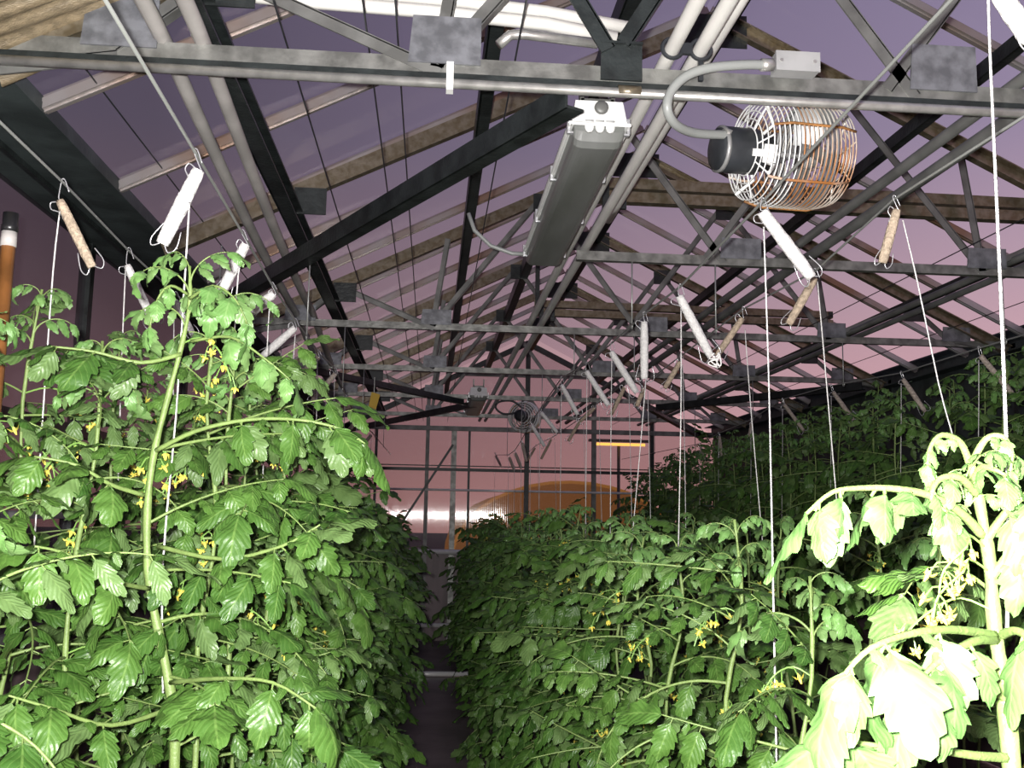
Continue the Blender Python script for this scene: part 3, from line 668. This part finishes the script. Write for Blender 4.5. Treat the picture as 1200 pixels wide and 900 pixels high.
WL = {'Lb': ('steel crop wire nearest the gutter beam', XLb), 'La': ('steel crop wire over the aisle row on the gutter side', XLa), 'Ra': ('steel crop wire passing before the wire fan', XRa),
      'Rb': ('steel crop wire carrying the tan spools', XRb), 'Rc': ('steel crop wire over the tall dark plants', XRc)}
EXTRA = {'Lb': [(-.93, .4, 2.44), (-.93, 13.3, 2.42)], 'La': [(-.55, .4, 2.46), (-.55, 13.3, 2.42)], 'Ra': [(.87, .3, 2.42), (.87, 13.3, 2.44)], 'Rb': [(1.25, .4, 2.44), (1.25, 13.3, 2.42)], 'Rc': [(2.6, .4, 2.42), (2.6, 13.3, 2.42)]}
for k, (lab, X) in WL.items():
    pts = sorted([V(p) for p in HOOKS[k] + EXTRA[k]], key=lambda p: p.y)
    keep = [pts[0]]
    for p in pts[1:]:
        if p.y - keep[-1].y > .12: keep.append(p)
    w_ = empty('crop_wire', keep[0]); tag(w_, lab, 'wire', 'crop wires')
    m_ = MB(); m_.tube(keep, .0042 if k in ('La', 'Ra') else .0035, 6); obj('cable', m_, M['cable'], w_, True)
    for y in TR:
        if y > 12 or y < 3: continue
        for p, q in zip(keep[:-1], keep[1:]):
            if p.y <= y <= q.y:
                t = (y - p.y)/(q.y - p.y); z = p.z + (q.z - p.z)*t; x = p.x + (q.x-p.x)*t
                m_ = MB(); m_.tube([(x, y, z - .012), (x, y, HC - .02)], .0035, 6); m_.ring((x, y, z - .006), (1, 0, 0), .012, .003, 14, 5); obj('hanger_rod', m_, M['cable'], w_, True)

# ------------------------------------------------------------------ small things
# yellow sticky trap
p = at_y(438, 472, 8.2); t_ = empty('sticky_trap', p); tag(t_, 'small yellow sticky trap hanging from the roof beyond the gutter-side spools', 'sticky trap')
m_ = MB(); m_.add([p + V(q) for q in ((-.05, 0, -.08), (.01, .01, -.09), (.05, .0, .07), (-.02, -.01, .09), (-.05, .004, -.08), (.01, .014, -.09), (.05, .004, .07), (-.02, -.006, .09))], [(0,1,2,3), (7,6,5,4), (0,4,5,1), (1,5,6,2), (2,6,7,3), (3,7,4,0)]); obj('card', m_, M['trap'], t_)
m_ = MB(); m_.tube([p + V((.0, 0, .07)), (p.x, p.y, HC - .02)], .003, 5); obj('tie', m_, M['cable'], t_)
# capped pole at the side
x0 = at_x(12, 262, -.99); pl = empty('capped_pole', (x0.x, x0.y, 0)); tag(pl, 'orange brown pole with black cap and grey collar beside the gutter-side plants', 'pole')
tz = at_x(13, 250, -.99).z; xx, yy = x0.x, x0.y
m_ = MB(); m_.tube([(xx, yy, 0), (xx, yy, tz - .07)], .016, 12); obj('shaft', m_, M['cane'], pl, True)
m_ = MB(); m_.tube([(xx, yy, tz - .08), (xx, yy, tz - .045)], .0175, 12); obj('collar', m_, M['pvc_old'], pl, True)
m_ = MB(); m_.tube([(xx, yy, tz - .045), (xx, yy, tz - .03), (xx, yy, tz - .028), (xx, yy, tz)], [.0185, .0185, .017, .017], 12); obj('cap', m_, M['blackrubber'], pl, True)
# pipes on the aisle floor
m_ = MB(); m_.tube([(-.9, 10.2, .026), (.9, 10.25, .026)], .026, 12); tag(obj('floor_pipe', m_, M['sill'], None, True), 'bright pipe lying across the aisle floor between the rows', 'pipe')
# neighbouring lamp-lit house outside and a lamp added for the orange streak of light
nh = empty('lit_greenhouse', (3.4, 30, -.06)); tag(nh, 'orange lamp-lit arched greenhouse seen through the end wall', 'building')
m_ = MB(); n = 18; P = []
for yy in (28, 40):
    for k in range(n+1):
        a = PI*k/n; P.append((4.0 + 3.4*math.cos(a), yy, -.06 + 2.7*math.sin(a)**.8))
m_.add(P, [(k, k+1, n+1+k+1, n+1+k) for k in range(n)]); obj('film_cover', m_, M['glow'], nh, True)
m_ = MB(); m_.add([P[k] for k in range(n+1)], [tuple(range(n+1))]); obj('end_sheet', m_, M['glow'], nh)
for k in range(1):
    m_ = MB(); m_.tube([(x, y - .05, z) for x, y, z in P[:n+1]], .05, 6); obj('hoop', m_, M['streakglow2'], nh, True)
lp = at_y(725, 521, 24); sl = empty('streak_lamp', (lp.x, lp.y, -.06)); tag(sl, 'orange lamp added beyond the end wall, stretched into a streak of light', 'lamp')
m_ = MB(); m_.tube([(lp.x, lp.y, -.06), (lp.x, lp.y, lp.z)], .04, 8); obj('pole', m_, M['dark'], sl, True)
m_ = MB(); m_.box((lp.x, lp.y - .02, lp.z + .09), (1.5, .2, .06)); obj('hood', m_, M['dark'], sl)
m_ = MB(); m_.tube([(lp.x - .65, lp.y - .05, lp.z), (lp.x + .65, lp.y - .05, lp.z)], .035, 8); obj('tube', m_, M['streakglow'], sl, True)  # tube stretched so its shape imitates a light streak smeared by the flutes

# ------------------------------------------------------------------ tomato leaves
def leaflet(mb, base, d, nrm, L, W, curl, rng, st=19, ripple=.16):
    d = d.normalized(); nrm = (nrm - d*nrm.dot(d)).normalized(); lat = d.cross(nrm)
    P, A = [], []; ph = rng.uniform(0, 6); fold = rng.uniform(.05, .5); k = rng.uniform(3.6, 5.2); f0 = rng.random(); f1 = rng.random()
    tw = rng.uniform(-.5, .5); sway = rng.uniform(-.12, .12)
    for i in range(st+1):
        t = i/st; w0 = W*1.62*(t**.52)*((1-t)**.78)
        bend = curl*t
        c = base + d*(L*(math.sin(bend)/bend if bend > .02 else 1)*t) - nrm*(L*t*(1-math.cos(bend))/max(bend, .02)) + lat*(sway*L*t*t)
        nl = (nrm*math.cos(bend) + d*math.sin(bend)); la = lat*math.cos(tw*t) + nl*math.sin(tw*t)
        for s_ in (-1, -.5, 0, .5, 1):
            tooth = ((t*k + (f0 if s_ < 0 else f1)) % 1.0); w = w0*(.76 + .36*tooth**.8) if abs(s_) == 1 else w0
            fwd = d*(L*.05*tooth*abs(s_)) if 0 < i < st and abs(s_) == 1 else V((0, 0, 0))
            z = -fold*w*abs(s_)**1.6 + ripple*W*.5*abs(s_)*math.sin(t*12 + ph + s_*2) + (.05*W*math.sin(t*16 + ph) if abs(s_) == .5 else 0)
            P.append(c + la*(w*s_) + nl*z + fwd); A.append((max(t, .001), s_))
    fs = [(i*5+q, i*5+q+1, (i+1)*5+q+1, (i+1)*5+q) for i in range(st) for q in range(4)]
    mb.add(P, fs, A)
def compound_leaf(pts, rng, ll, pairs=3, stemr=.0032, droop=.35, asp=.36, curl=.9, small=True, first=.36):
    """rachis through pts with paired leaflets and a terminal one; slot 0 leaf, slot 1 stem"""
    mb = MB(); pts = smooth([V(p) for p in pts], 4); n = len(pts)
    mb.cur = 1; mb.tube(pts, [stemr*(1.25 - .8*i/(n-1)) for i in range(n)], 6)
    mb.cur = 0
    def at(t):
        f = t*(n-1); i = min(int(f), n-2); p = pts[i].lerp(pts[i+1], f-i); return p, (pts[min(i+2, n-1)] - pts[max(i-1, 0)]).normalized()
    up = V((0, 0, 1))
    for k in range(pairs):
        t = first + (.93-first)*k/max(1, pairs-1) if pairs > 1 else .6
        for sg in (-1, 1):
            p, tg = at(min(.97, t + rng.uniform(-.03, .03))); side = tg.cross(up); side = side.normalized() if side.length > .05 else V((0, 1, 0))
            d = side*sg*rng.uniform(.75, 1) + tg*rng.uniform(.25, .6) - up*rng.uniform(.1, droop*2)
            Lf = ll*(.72 + .28*math.sin(PI*(.25 + .6*k/max(1, pairs-1 or 1))))*rng.uniform(.82, 1.12)
            nr = up + tg*rng.uniform(-.5, .5) + side*sg*rng.uniform(-.2, .6)
            pl_ = Lf*.14; mb.cur = 1; mb.tube([p, p + d.normalized()*pl_], stemr*.5, 4, False); mb.cur = 0
            leaflet(mb, p + d.normalized()*pl_, d, nr, Lf, Lf*asp*rng.uniform(.85, 1.15), curl*rng.uniform(.5, 1.5), rng)
        if small and k < pairs-1:
            for sg in (-1, 1):
                p, tg = at(min(.95, t + .1)); side = tg.cross(up); side = side.normalized() if side.length > .05 else V((0, 1, 0))
                leaflet(mb, p, side*sg + tg*.3 - up*.3, up, ll*.3, ll*.12, .6, rng, 6)
    p, tg = at(1.0); leaflet(mb, p, tg - up*.15, up + tg*.2, ll*1.2, ll*1.2*asp*1.05, curl, rng)
    return mb
LEAVES = []; YOUNG = []
rng = random.Random(11)
for k in range(18):
    L = rng.uniform(.25, .38); a0 = rng.uniform(.05, .6); a1 = rng.uniform(-1.1, .15); pts = [V((0, 0, 0))]; sw_ = rng.uniform(-.8, .8)
    for i in range(1, 7):
        t = i/6; el = a0 + (a1-a0)*t; az = sw_*t; pts.append(pts[-1] + V((math.cos(el)*math.cos(az), math.cos(el)*math.sin(az), math.sin(el)))*(L/6))
    LEAVES.append(compound_leaf(pts, rng, rng.uniform(.085, .115), 4 if k % 3 else 5, .0028, droop=rng.uniform(.1, .5), asp=rng.uniform(.32, .44), curl=rng.uniform(.3, 1.5), first=.22).mesh('leaf', [M['leaf'], M['stem']], True))
for k in range(7):
    L = rng.uniform(.11, .19); a0 = rng.uniform(.6, 1.2); a1 = rng.uniform(-1.7, -.5); pts = [V((0, 0, 0))]
    for i in range(1, 7):
        t = i/6; el = a0 + (a1-a0)*t; pts.append(pts[-1] + V((math.cos(el), rng.uniform(-.1, .1), math.sin(el)))*(L/6))
    YOUNG.append(compound_leaf(pts, rng, rng.uniform(.05, .07), 3, .0022, asp=.3, curl=rng.uniform(1.0, 2.2)).mesh('young_leaf', [M['young'], M['stem']], True))
FLOWERS = []
for k in range(4):
    mb = MB(); mb.cur = 1; L = rng.uniform(.07, .12)
    pts = [V((0, 0, 0)), V((L*.4, 0, .015)), V((L*.8, rng.uniform(-.02, .02), .0)), V((L*1.1, 0, -.03)), V((L*1.25, 0, -.06))]; pts = smooth(pts, 3)
    mb.tube(pts, .0016, 5)
    for q in range(7):
        b = pts[min(len(pts)-1, 4 + q)]; off = V((rng.uniform(-.02, .02), rng.uniform(-.025, .025), rng.uniform(-.03, .0))); c = b + off
        mb.cur = 1; mb.tube([b, b.lerp(c, .6) + V((0, 0, .008)), c], .0011, 4)
        ax = (V((rng.uniform(-.6, .6), rng.uniform(-.6, .6), -1))).normalized(); u = ax.orthogonal().normalized(); w_ = ax.cross(u)
        mb.lathe(c - ax*.004, ax, [(0, .002), (.004, .0035)], 6)
        mb.cur = 0; mb.lathe(c, ax, [(0, .0025), (.005, .003), (.012, .0012)], 6)
        op = rng.uniform(-.1, .9)
        for z in range(5):
            a = 2*PI*z/5; dd = u*math.cos(a) + w_*math.sin(a); sd = ax.cross(dd); tip = c + dd*.013*(.5 + .5*op) - ax*.009*op + ax*.010*(1-op)
            m0 = c + dd*.006 + ax*.002; mb.add([c - sd*.001, m0 - sd*.003, tip, m0 + sd*.003], [(0, 1, 2, 3)])
    FLOWERS.append(mb.mesh('flower_cluster', [M['flower'], M['sepal']], False))

def put(name, me, parent, loc, eul, sc):
    o = bpy.data.objects.new(name, me); COL.objects.link(o); o.parent = parent; o.location = loc; o.rotation_euler = eul; o.scale = (sc, sc, sc); return o
def stem_object(plant, pts, r0, r1, n=7):
    base = V(plant.location); P = smooth([V(p) for p in pts], 3); m = len(P); mb = MB()
    mb.tube(P, [r0 + (r1-r0)*(i/(m-1))**1.4 + .0012*math.sin(i*2.1) for i in range(m)], n)
    obj('stem', mb, M['stem'], plant, True); return P
def tomato(base, top, rng, label, group, z_from, gap, lsc=1.0, flowers=3, wob=.03, r0=.0085, bias=None, name='tomato_plant', pts=None, tuft=True, bare=.1):
    plant = empty(name, (base[0], base[1], 0)); tag(plant, label, 'plant', group)
    b, t = V((base[0], base[1], 0)), V(top); H = t.z
    if pts is None:
        pts = []
        for i in range(9):
            f = i/8; p = b.lerp(t, f); k = 0 if i in (0, 8) else 1
            pts.append(p + V((rng.uniform(-wob, wob), rng.uniform(-wob, wob), 0))*k)
    P = stem_object(plant, pts, r0, .0035)
    def on(z):
        for p, q in zip(P[:-1], P[1:]):
            if p.z <= z <= q.z: return p.lerp(q, (z-p.z)/max(1e-6, q.z-p.z))
        return P[-1]
    z = z_from; az = rng.uniform(0, 6.28)
    while z < H - bare:
        f = (H - z); az += 2.4 + rng.uniform(-.4, .4)
        a2 = az
        if bias is not None and rng.random() < .45: a2 = bias + rng.uniform(-.9, .9)
        p = on(z) - V((base[0], base[1], 0))
        young = f < .3; sc = lsc*(rng.uniform(.85, 1.2) if not young else rng.uniform(.65, .9))
        put('leaf', rng.choice(LEAVES), plant, p, (rng.uniform(-.6, .6), rng.uniform(-.25, .4) if not young else rng.uniform(-.5, 0), a2), sc)
        z += gap*rng.uniform(.75, 1.25)
    if tuft:
        for k in range(6):
            zz = H - .13 + .14*k/6; p = on(zz) - V((base[0], base[1], 0)); az += 2.4
            put('young_leaf', rng.choice(YOUNG), plant, p, (rng.uniform(-.2, .2), rng.uniform(-.6, -.1) - k*.05, az), rng.uniform(.7, 1.15)*(1 - .06*k))
    for k in range(flowers):
        zz = H - .15 - .22*k - rng.uniform(0, .1); p = on(zz) - V((base[0], base[1], 0))
        put('flower_cluster', rng.choice(FLOWERS), plant, p, (0, 0, rng.uniform(0, 6.28) if bias is None or k % 2 else bias + rng.uniform(-.7, .7)), rng.uniform(.9, 1.3))
    return plant
def lerp_table(tab, y):
    for (a, u), (b, v) in zip(tab[:-1], tab[1:]):
        if y <= b: return u + (v-u)*max(0, (y-a))/(b-a)
    return tab[-1][1]
rng = random.Random(23)
ORD = ['first', 'second', 'third', 'fourth', 'fifth', 'sixth', 'seventh', 'eighth', 'ninth', 'tenth']
COUNT = {}
def plab(row, y):
    k = sum(1 for t in TR if y >= t); c = COUNT[(row, k)] = COUNT.get((row, k), -1) + 1
    where = 'before the first truss' if k == 0 else ('past the last truss' if k == 6 else 'past the %s truss' % ORD[k-1])
    if row[:2] == 'Rc': return '%s tall dark tomato plant %s, %s row beyond the tan spools' % (ORD[c], where, 'front' if row == 'Rcf' else 'back')
    return '%s tomato plant %s in the %s' % (ORD[c], where, ROWS[row])
ROWS = {'La': 'aisle row on the gutter side', 'Lb': 'row against the gutter-side wall', 'Ra': 'aisle row on the fan side', 'Rb': 'row under the tan spools'}
HT_L = [(.8, 1.72), (1.6, 1.82), (2.2, 1.9), (2.9, 1.96), (4.5, 1.88), (6.5, 1.66), (9, 1.58), (13, 1.5)]
HT_R = [(1.2, 1.5), (2.2, 1.56), (4, 1.60), (13, 1.55)]
LAB = {'La': ('tomato plant lining the aisle on the gutter side', 'aisle plants on the gutter side'), 'Lb': ('tomato plant in the row against the gutter-side wall', 'plants against the side wall'),
       'Ra': ('tomato plant lining the aisle on the fan side', 'aisle plants on the fan side'), 'Rb': ('tomato plant in the row under the tan spools', 'plants under the tan spools'),
       'Rc': ('tall dark tomato plant beyond the tan spools', 'tall dark plants in the far block')}
y = 2.35
while y < 12.7:                                              # gutter-side double row
    if True:
        h = lerp_table(HT_L, y)*rng.uniform(.96, 1.04)
        tomato((-.48 + rng.uniform(-.04, .04), y), (-.50 + rng.uniform(-.05, .05), y + rng.uniform(-.05, .05), h), rng, plab('La', y), LAB['La'][1], .55 if y < 3 else .22, .058, 1.0 if y < 4 else 1.1, 3 if y < 6 else 0, bias=0.0)
    y += .40
tomato((-.80, 1.62), (-.78, 1.66, 1.66), rng, 'tomato plant with large drooping leaves in front of the capped pole', None, .9, .07, 1.15, 2, bias=0.0)
y = 2.0
while y < 12.3:
    h = lerp_table(HT_L, y)*rng.uniform(.96, 1.04) + (.08 if y < 5 else -.1)
    if abs(y - 2.35) < .18: h = 2.12
    tomato((-.95 + rng.uniform(-.04, .04), y), (-.93 + rng.uniform(-.05, .05), y + rng.uniform(-.05, .05), h), rng, plab('Lb', y), LAB['Lb'][1], .75 if y < 4 else 1.0, .065, 1.0, 2 if y < 5 else 0)
    y += .40
y = 1.85
while y < 12.4:                                              # fan-side double row
    h = lerp_table(HT_R, y)*rng.uniform(.95, 1.05)
    tomato((.63 + rng.uniform(-.05, .05), y), (.72 + rng.uniform(-.07, .07), y + rng.uniform(-.05, .05), h), rng, plab('Ra', y), LAB['Ra'][1], .45 if y < 3 else .2, .058, 1.0 if y < 4 else 1.1, 4 if y < 6 else 1, bias=PI)
    y += .40
y = 1.95
while y < 12.3:
    h = lerp_table(HT_R, y)*rng.uniform(.95, 1.06)
    tomato((1.22 + rng.uniform(-.05, .05), y), (1.25 + rng.uniform(-.07, .07), y + rng.uniform(-.05, .05), h), rng, plab('Rb', y), LAB['Rb'][1], .6 if y < 5 else .9, .078, 1.0, 3 if y < 6 else 0)
    y += .42
y = 3.0
while y < 12.7:                                              # tall dark block beyond
    for xx in (2.62, 3.1):
        h = (2.36 if xx < 3 else 2.58) - .02*(y-3) + rng.uniform(-.06, .06)
        tomato((xx + rng.uniform(-.05, .05), y + (.2 if xx > 3 else 0)), (xx + rng.uniform(-.07, .07), y, h), rng, plab('Rcf' if xx < 3 else 'Rcb', y), LAB['Rc'][1], 1.0 if xx < 3 else 1.3, .065, 1.15, 0)
    y += .45

# ------------------------------------------------------------------ the two plants that stand out
def hero_leaf(plant, px_pts, ll, pairs, rng, mat='leaf', name='leaf', stemr=.0042, **kw):
    org = V(plant.location); pts = [at_y(a, b, yy) - org for a, b, yy in px_pts]
    mb = compound_leaf(pts, rng, ll, pairs, stemr, **kw)
    o = bpy.data.objects.new(name, mb.mesh(name, [M[mat], M['stem']], True)); COL.objects.link(o); o.parent = plant; return o
rng = random.Random(5)
Yh = 2.05
sp = [at_y(205, 880, Yh), at_y(203, 830, Yh), at_y(190, 760, Yh), at_y(176, 690, Yh), at_y(172, 620, Yh), at_y(178, 545, Yh), at_y(193, 480, Yh), at_y(209, 420, Yh), at_y(222, 360, Yh), at_y(222, 312, Yh)]
b0 = (sp[0].x + .02, Yh)
hero = tomato(b0, sp[-1], rng, 'tall tomato plant with thick pale stem rising above its row on the gutter side', None, .8, .12, 1.0, 2, pts=[V((b0[0], Yh, 0)), V((b0[0], Yh, .5))] + sp, r0=.0115, bias=0.0, bare=.36)
hero_leaf(hero, [(183, 528, 2.04), (230, 505, 2.0), (290, 492, 1.98), (350, 492, 1.96), (400, 503, 1.96), (428, 520, 1.96)], .095, 4, rng, droop=.9, curl=.8, asp=.42)
hero_leaf(hero, [(212, 415, 2.04), (165, 425, 2.0), (110, 412, 1.97), (60, 406, 1.95)], .105, 3, rng, droop=.8, curl=.6, asp=.42)
hero_leaf(hero, [(168, 580, 2.04), (130, 568, 1.98), (90, 545, 1.93), (40, 535, 1.90)], .11, 3, rng, droop=.6, curl=1.0, asp=.42)
hero_leaf(hero, [(176, 690, 2.04), (130, 680, 1.9), (80, 650, 1.8), (40, 640, 1.75)], .12, 3, rng, droop=.6, curl=1.3, asp=.45)
hero_leaf(hero, [(185, 640, 2.04), (260, 655, 1.95), (330, 640, 1.9), (375, 615, 1.88)], .10, 3, rng, droop=.7, curl=.8, asp=.45)
hero_leaf(hero, [(200, 830, 2.04), (130, 850, 1.9), (60, 830, 1.8), (10, 815, 1.75)], .12, 3, rng, droop=.7, curl=1.2, asp=.45)
hero_leaf(hero, [(200, 800, 2.04), (260, 795, 1.9), (320, 800, 1.82), (370, 830, 1.78)], .11, 3, rng, droop=.7, curl=1.4, asp=.45)
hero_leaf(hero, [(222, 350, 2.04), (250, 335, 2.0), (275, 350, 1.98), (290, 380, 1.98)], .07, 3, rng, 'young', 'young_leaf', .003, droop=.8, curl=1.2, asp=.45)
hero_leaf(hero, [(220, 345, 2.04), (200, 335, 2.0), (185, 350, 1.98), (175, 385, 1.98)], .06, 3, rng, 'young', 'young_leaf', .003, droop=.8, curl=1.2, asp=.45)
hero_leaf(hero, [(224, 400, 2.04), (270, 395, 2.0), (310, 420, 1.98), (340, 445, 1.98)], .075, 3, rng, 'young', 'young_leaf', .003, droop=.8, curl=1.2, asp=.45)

for px, py, yy, lab in ((262, 345, 2.3, 'leafy tomato plant reaching up beside the tall thick-stemmed one'), (120, 400, 2.2, 'leafy tomato plant between the tall thick-stemmed one and the capped pole'), (330, 425, 2.75, 'leafy tomato plant whose top hides the far aisle spools')):
    tp_ = at_y(px, py, yy); tomato((tp_.x, yy), tp_, rng, lab, None, .8, .06, .85, 3)
Yg = .98
sp = [at_y(1186, 905, Yg), at_y(1180, 820, Yg), at_y(1166, 740, Yg), at_y(1160, 660, Yg), at_y(1150, 600, Yg), at_y(1142, 560, Yg), at_y(1136, 535, Yg)]
b0 = (sp[0].x + .03, Yg)
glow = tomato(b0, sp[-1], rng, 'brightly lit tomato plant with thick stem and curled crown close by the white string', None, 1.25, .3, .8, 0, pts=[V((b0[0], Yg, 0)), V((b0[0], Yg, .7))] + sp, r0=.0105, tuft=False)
hero_leaf(glow, [(1152, 628, .98), (1125, 600, .965), (1090, 581, .95), (1050, 573, .94), (1010, 572, .935), (975, 577, .93), (945, 602, .93)], .066, 5, rng, 'young', droop=1.7, curl=.4, asp=.42, small=False, first=.24)  # paler leaf colour here stands in for overexposure by the flash
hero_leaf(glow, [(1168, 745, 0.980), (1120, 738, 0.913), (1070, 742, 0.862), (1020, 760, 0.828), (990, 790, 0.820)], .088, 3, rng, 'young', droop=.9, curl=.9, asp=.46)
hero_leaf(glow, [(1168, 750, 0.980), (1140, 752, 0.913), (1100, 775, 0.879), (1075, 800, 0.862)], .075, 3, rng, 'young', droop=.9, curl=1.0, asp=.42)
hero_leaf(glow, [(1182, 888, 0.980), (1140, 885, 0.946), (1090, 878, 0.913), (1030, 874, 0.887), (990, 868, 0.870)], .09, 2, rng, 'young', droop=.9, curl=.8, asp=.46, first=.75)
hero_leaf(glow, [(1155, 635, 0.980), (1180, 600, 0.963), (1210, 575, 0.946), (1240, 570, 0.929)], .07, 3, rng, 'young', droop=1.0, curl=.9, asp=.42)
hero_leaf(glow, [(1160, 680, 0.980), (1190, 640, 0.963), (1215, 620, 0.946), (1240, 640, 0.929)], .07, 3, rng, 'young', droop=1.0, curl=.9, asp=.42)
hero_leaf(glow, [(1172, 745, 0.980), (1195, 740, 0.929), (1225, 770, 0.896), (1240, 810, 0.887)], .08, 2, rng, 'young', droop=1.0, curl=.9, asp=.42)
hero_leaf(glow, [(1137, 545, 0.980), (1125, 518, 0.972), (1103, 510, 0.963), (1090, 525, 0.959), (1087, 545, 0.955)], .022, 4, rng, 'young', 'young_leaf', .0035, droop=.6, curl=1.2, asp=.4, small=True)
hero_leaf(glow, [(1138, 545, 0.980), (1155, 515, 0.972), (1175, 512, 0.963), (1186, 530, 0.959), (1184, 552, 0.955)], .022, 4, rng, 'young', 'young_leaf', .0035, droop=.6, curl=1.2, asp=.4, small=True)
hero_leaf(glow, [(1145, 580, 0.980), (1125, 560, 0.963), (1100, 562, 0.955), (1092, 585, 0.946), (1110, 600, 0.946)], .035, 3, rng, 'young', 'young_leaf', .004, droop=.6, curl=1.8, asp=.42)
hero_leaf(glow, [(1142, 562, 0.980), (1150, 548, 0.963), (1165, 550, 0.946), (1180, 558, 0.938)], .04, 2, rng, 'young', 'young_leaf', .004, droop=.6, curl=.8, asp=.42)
for px, py in ((1153, 640), (1157, 668), (1162, 715)):
    put('flower_cluster', FLOWERS[0], glow, at_y(px, py, .975) - V(glow.location), (0, 0, PI + rng.uniform(-.3, .6)), .75)
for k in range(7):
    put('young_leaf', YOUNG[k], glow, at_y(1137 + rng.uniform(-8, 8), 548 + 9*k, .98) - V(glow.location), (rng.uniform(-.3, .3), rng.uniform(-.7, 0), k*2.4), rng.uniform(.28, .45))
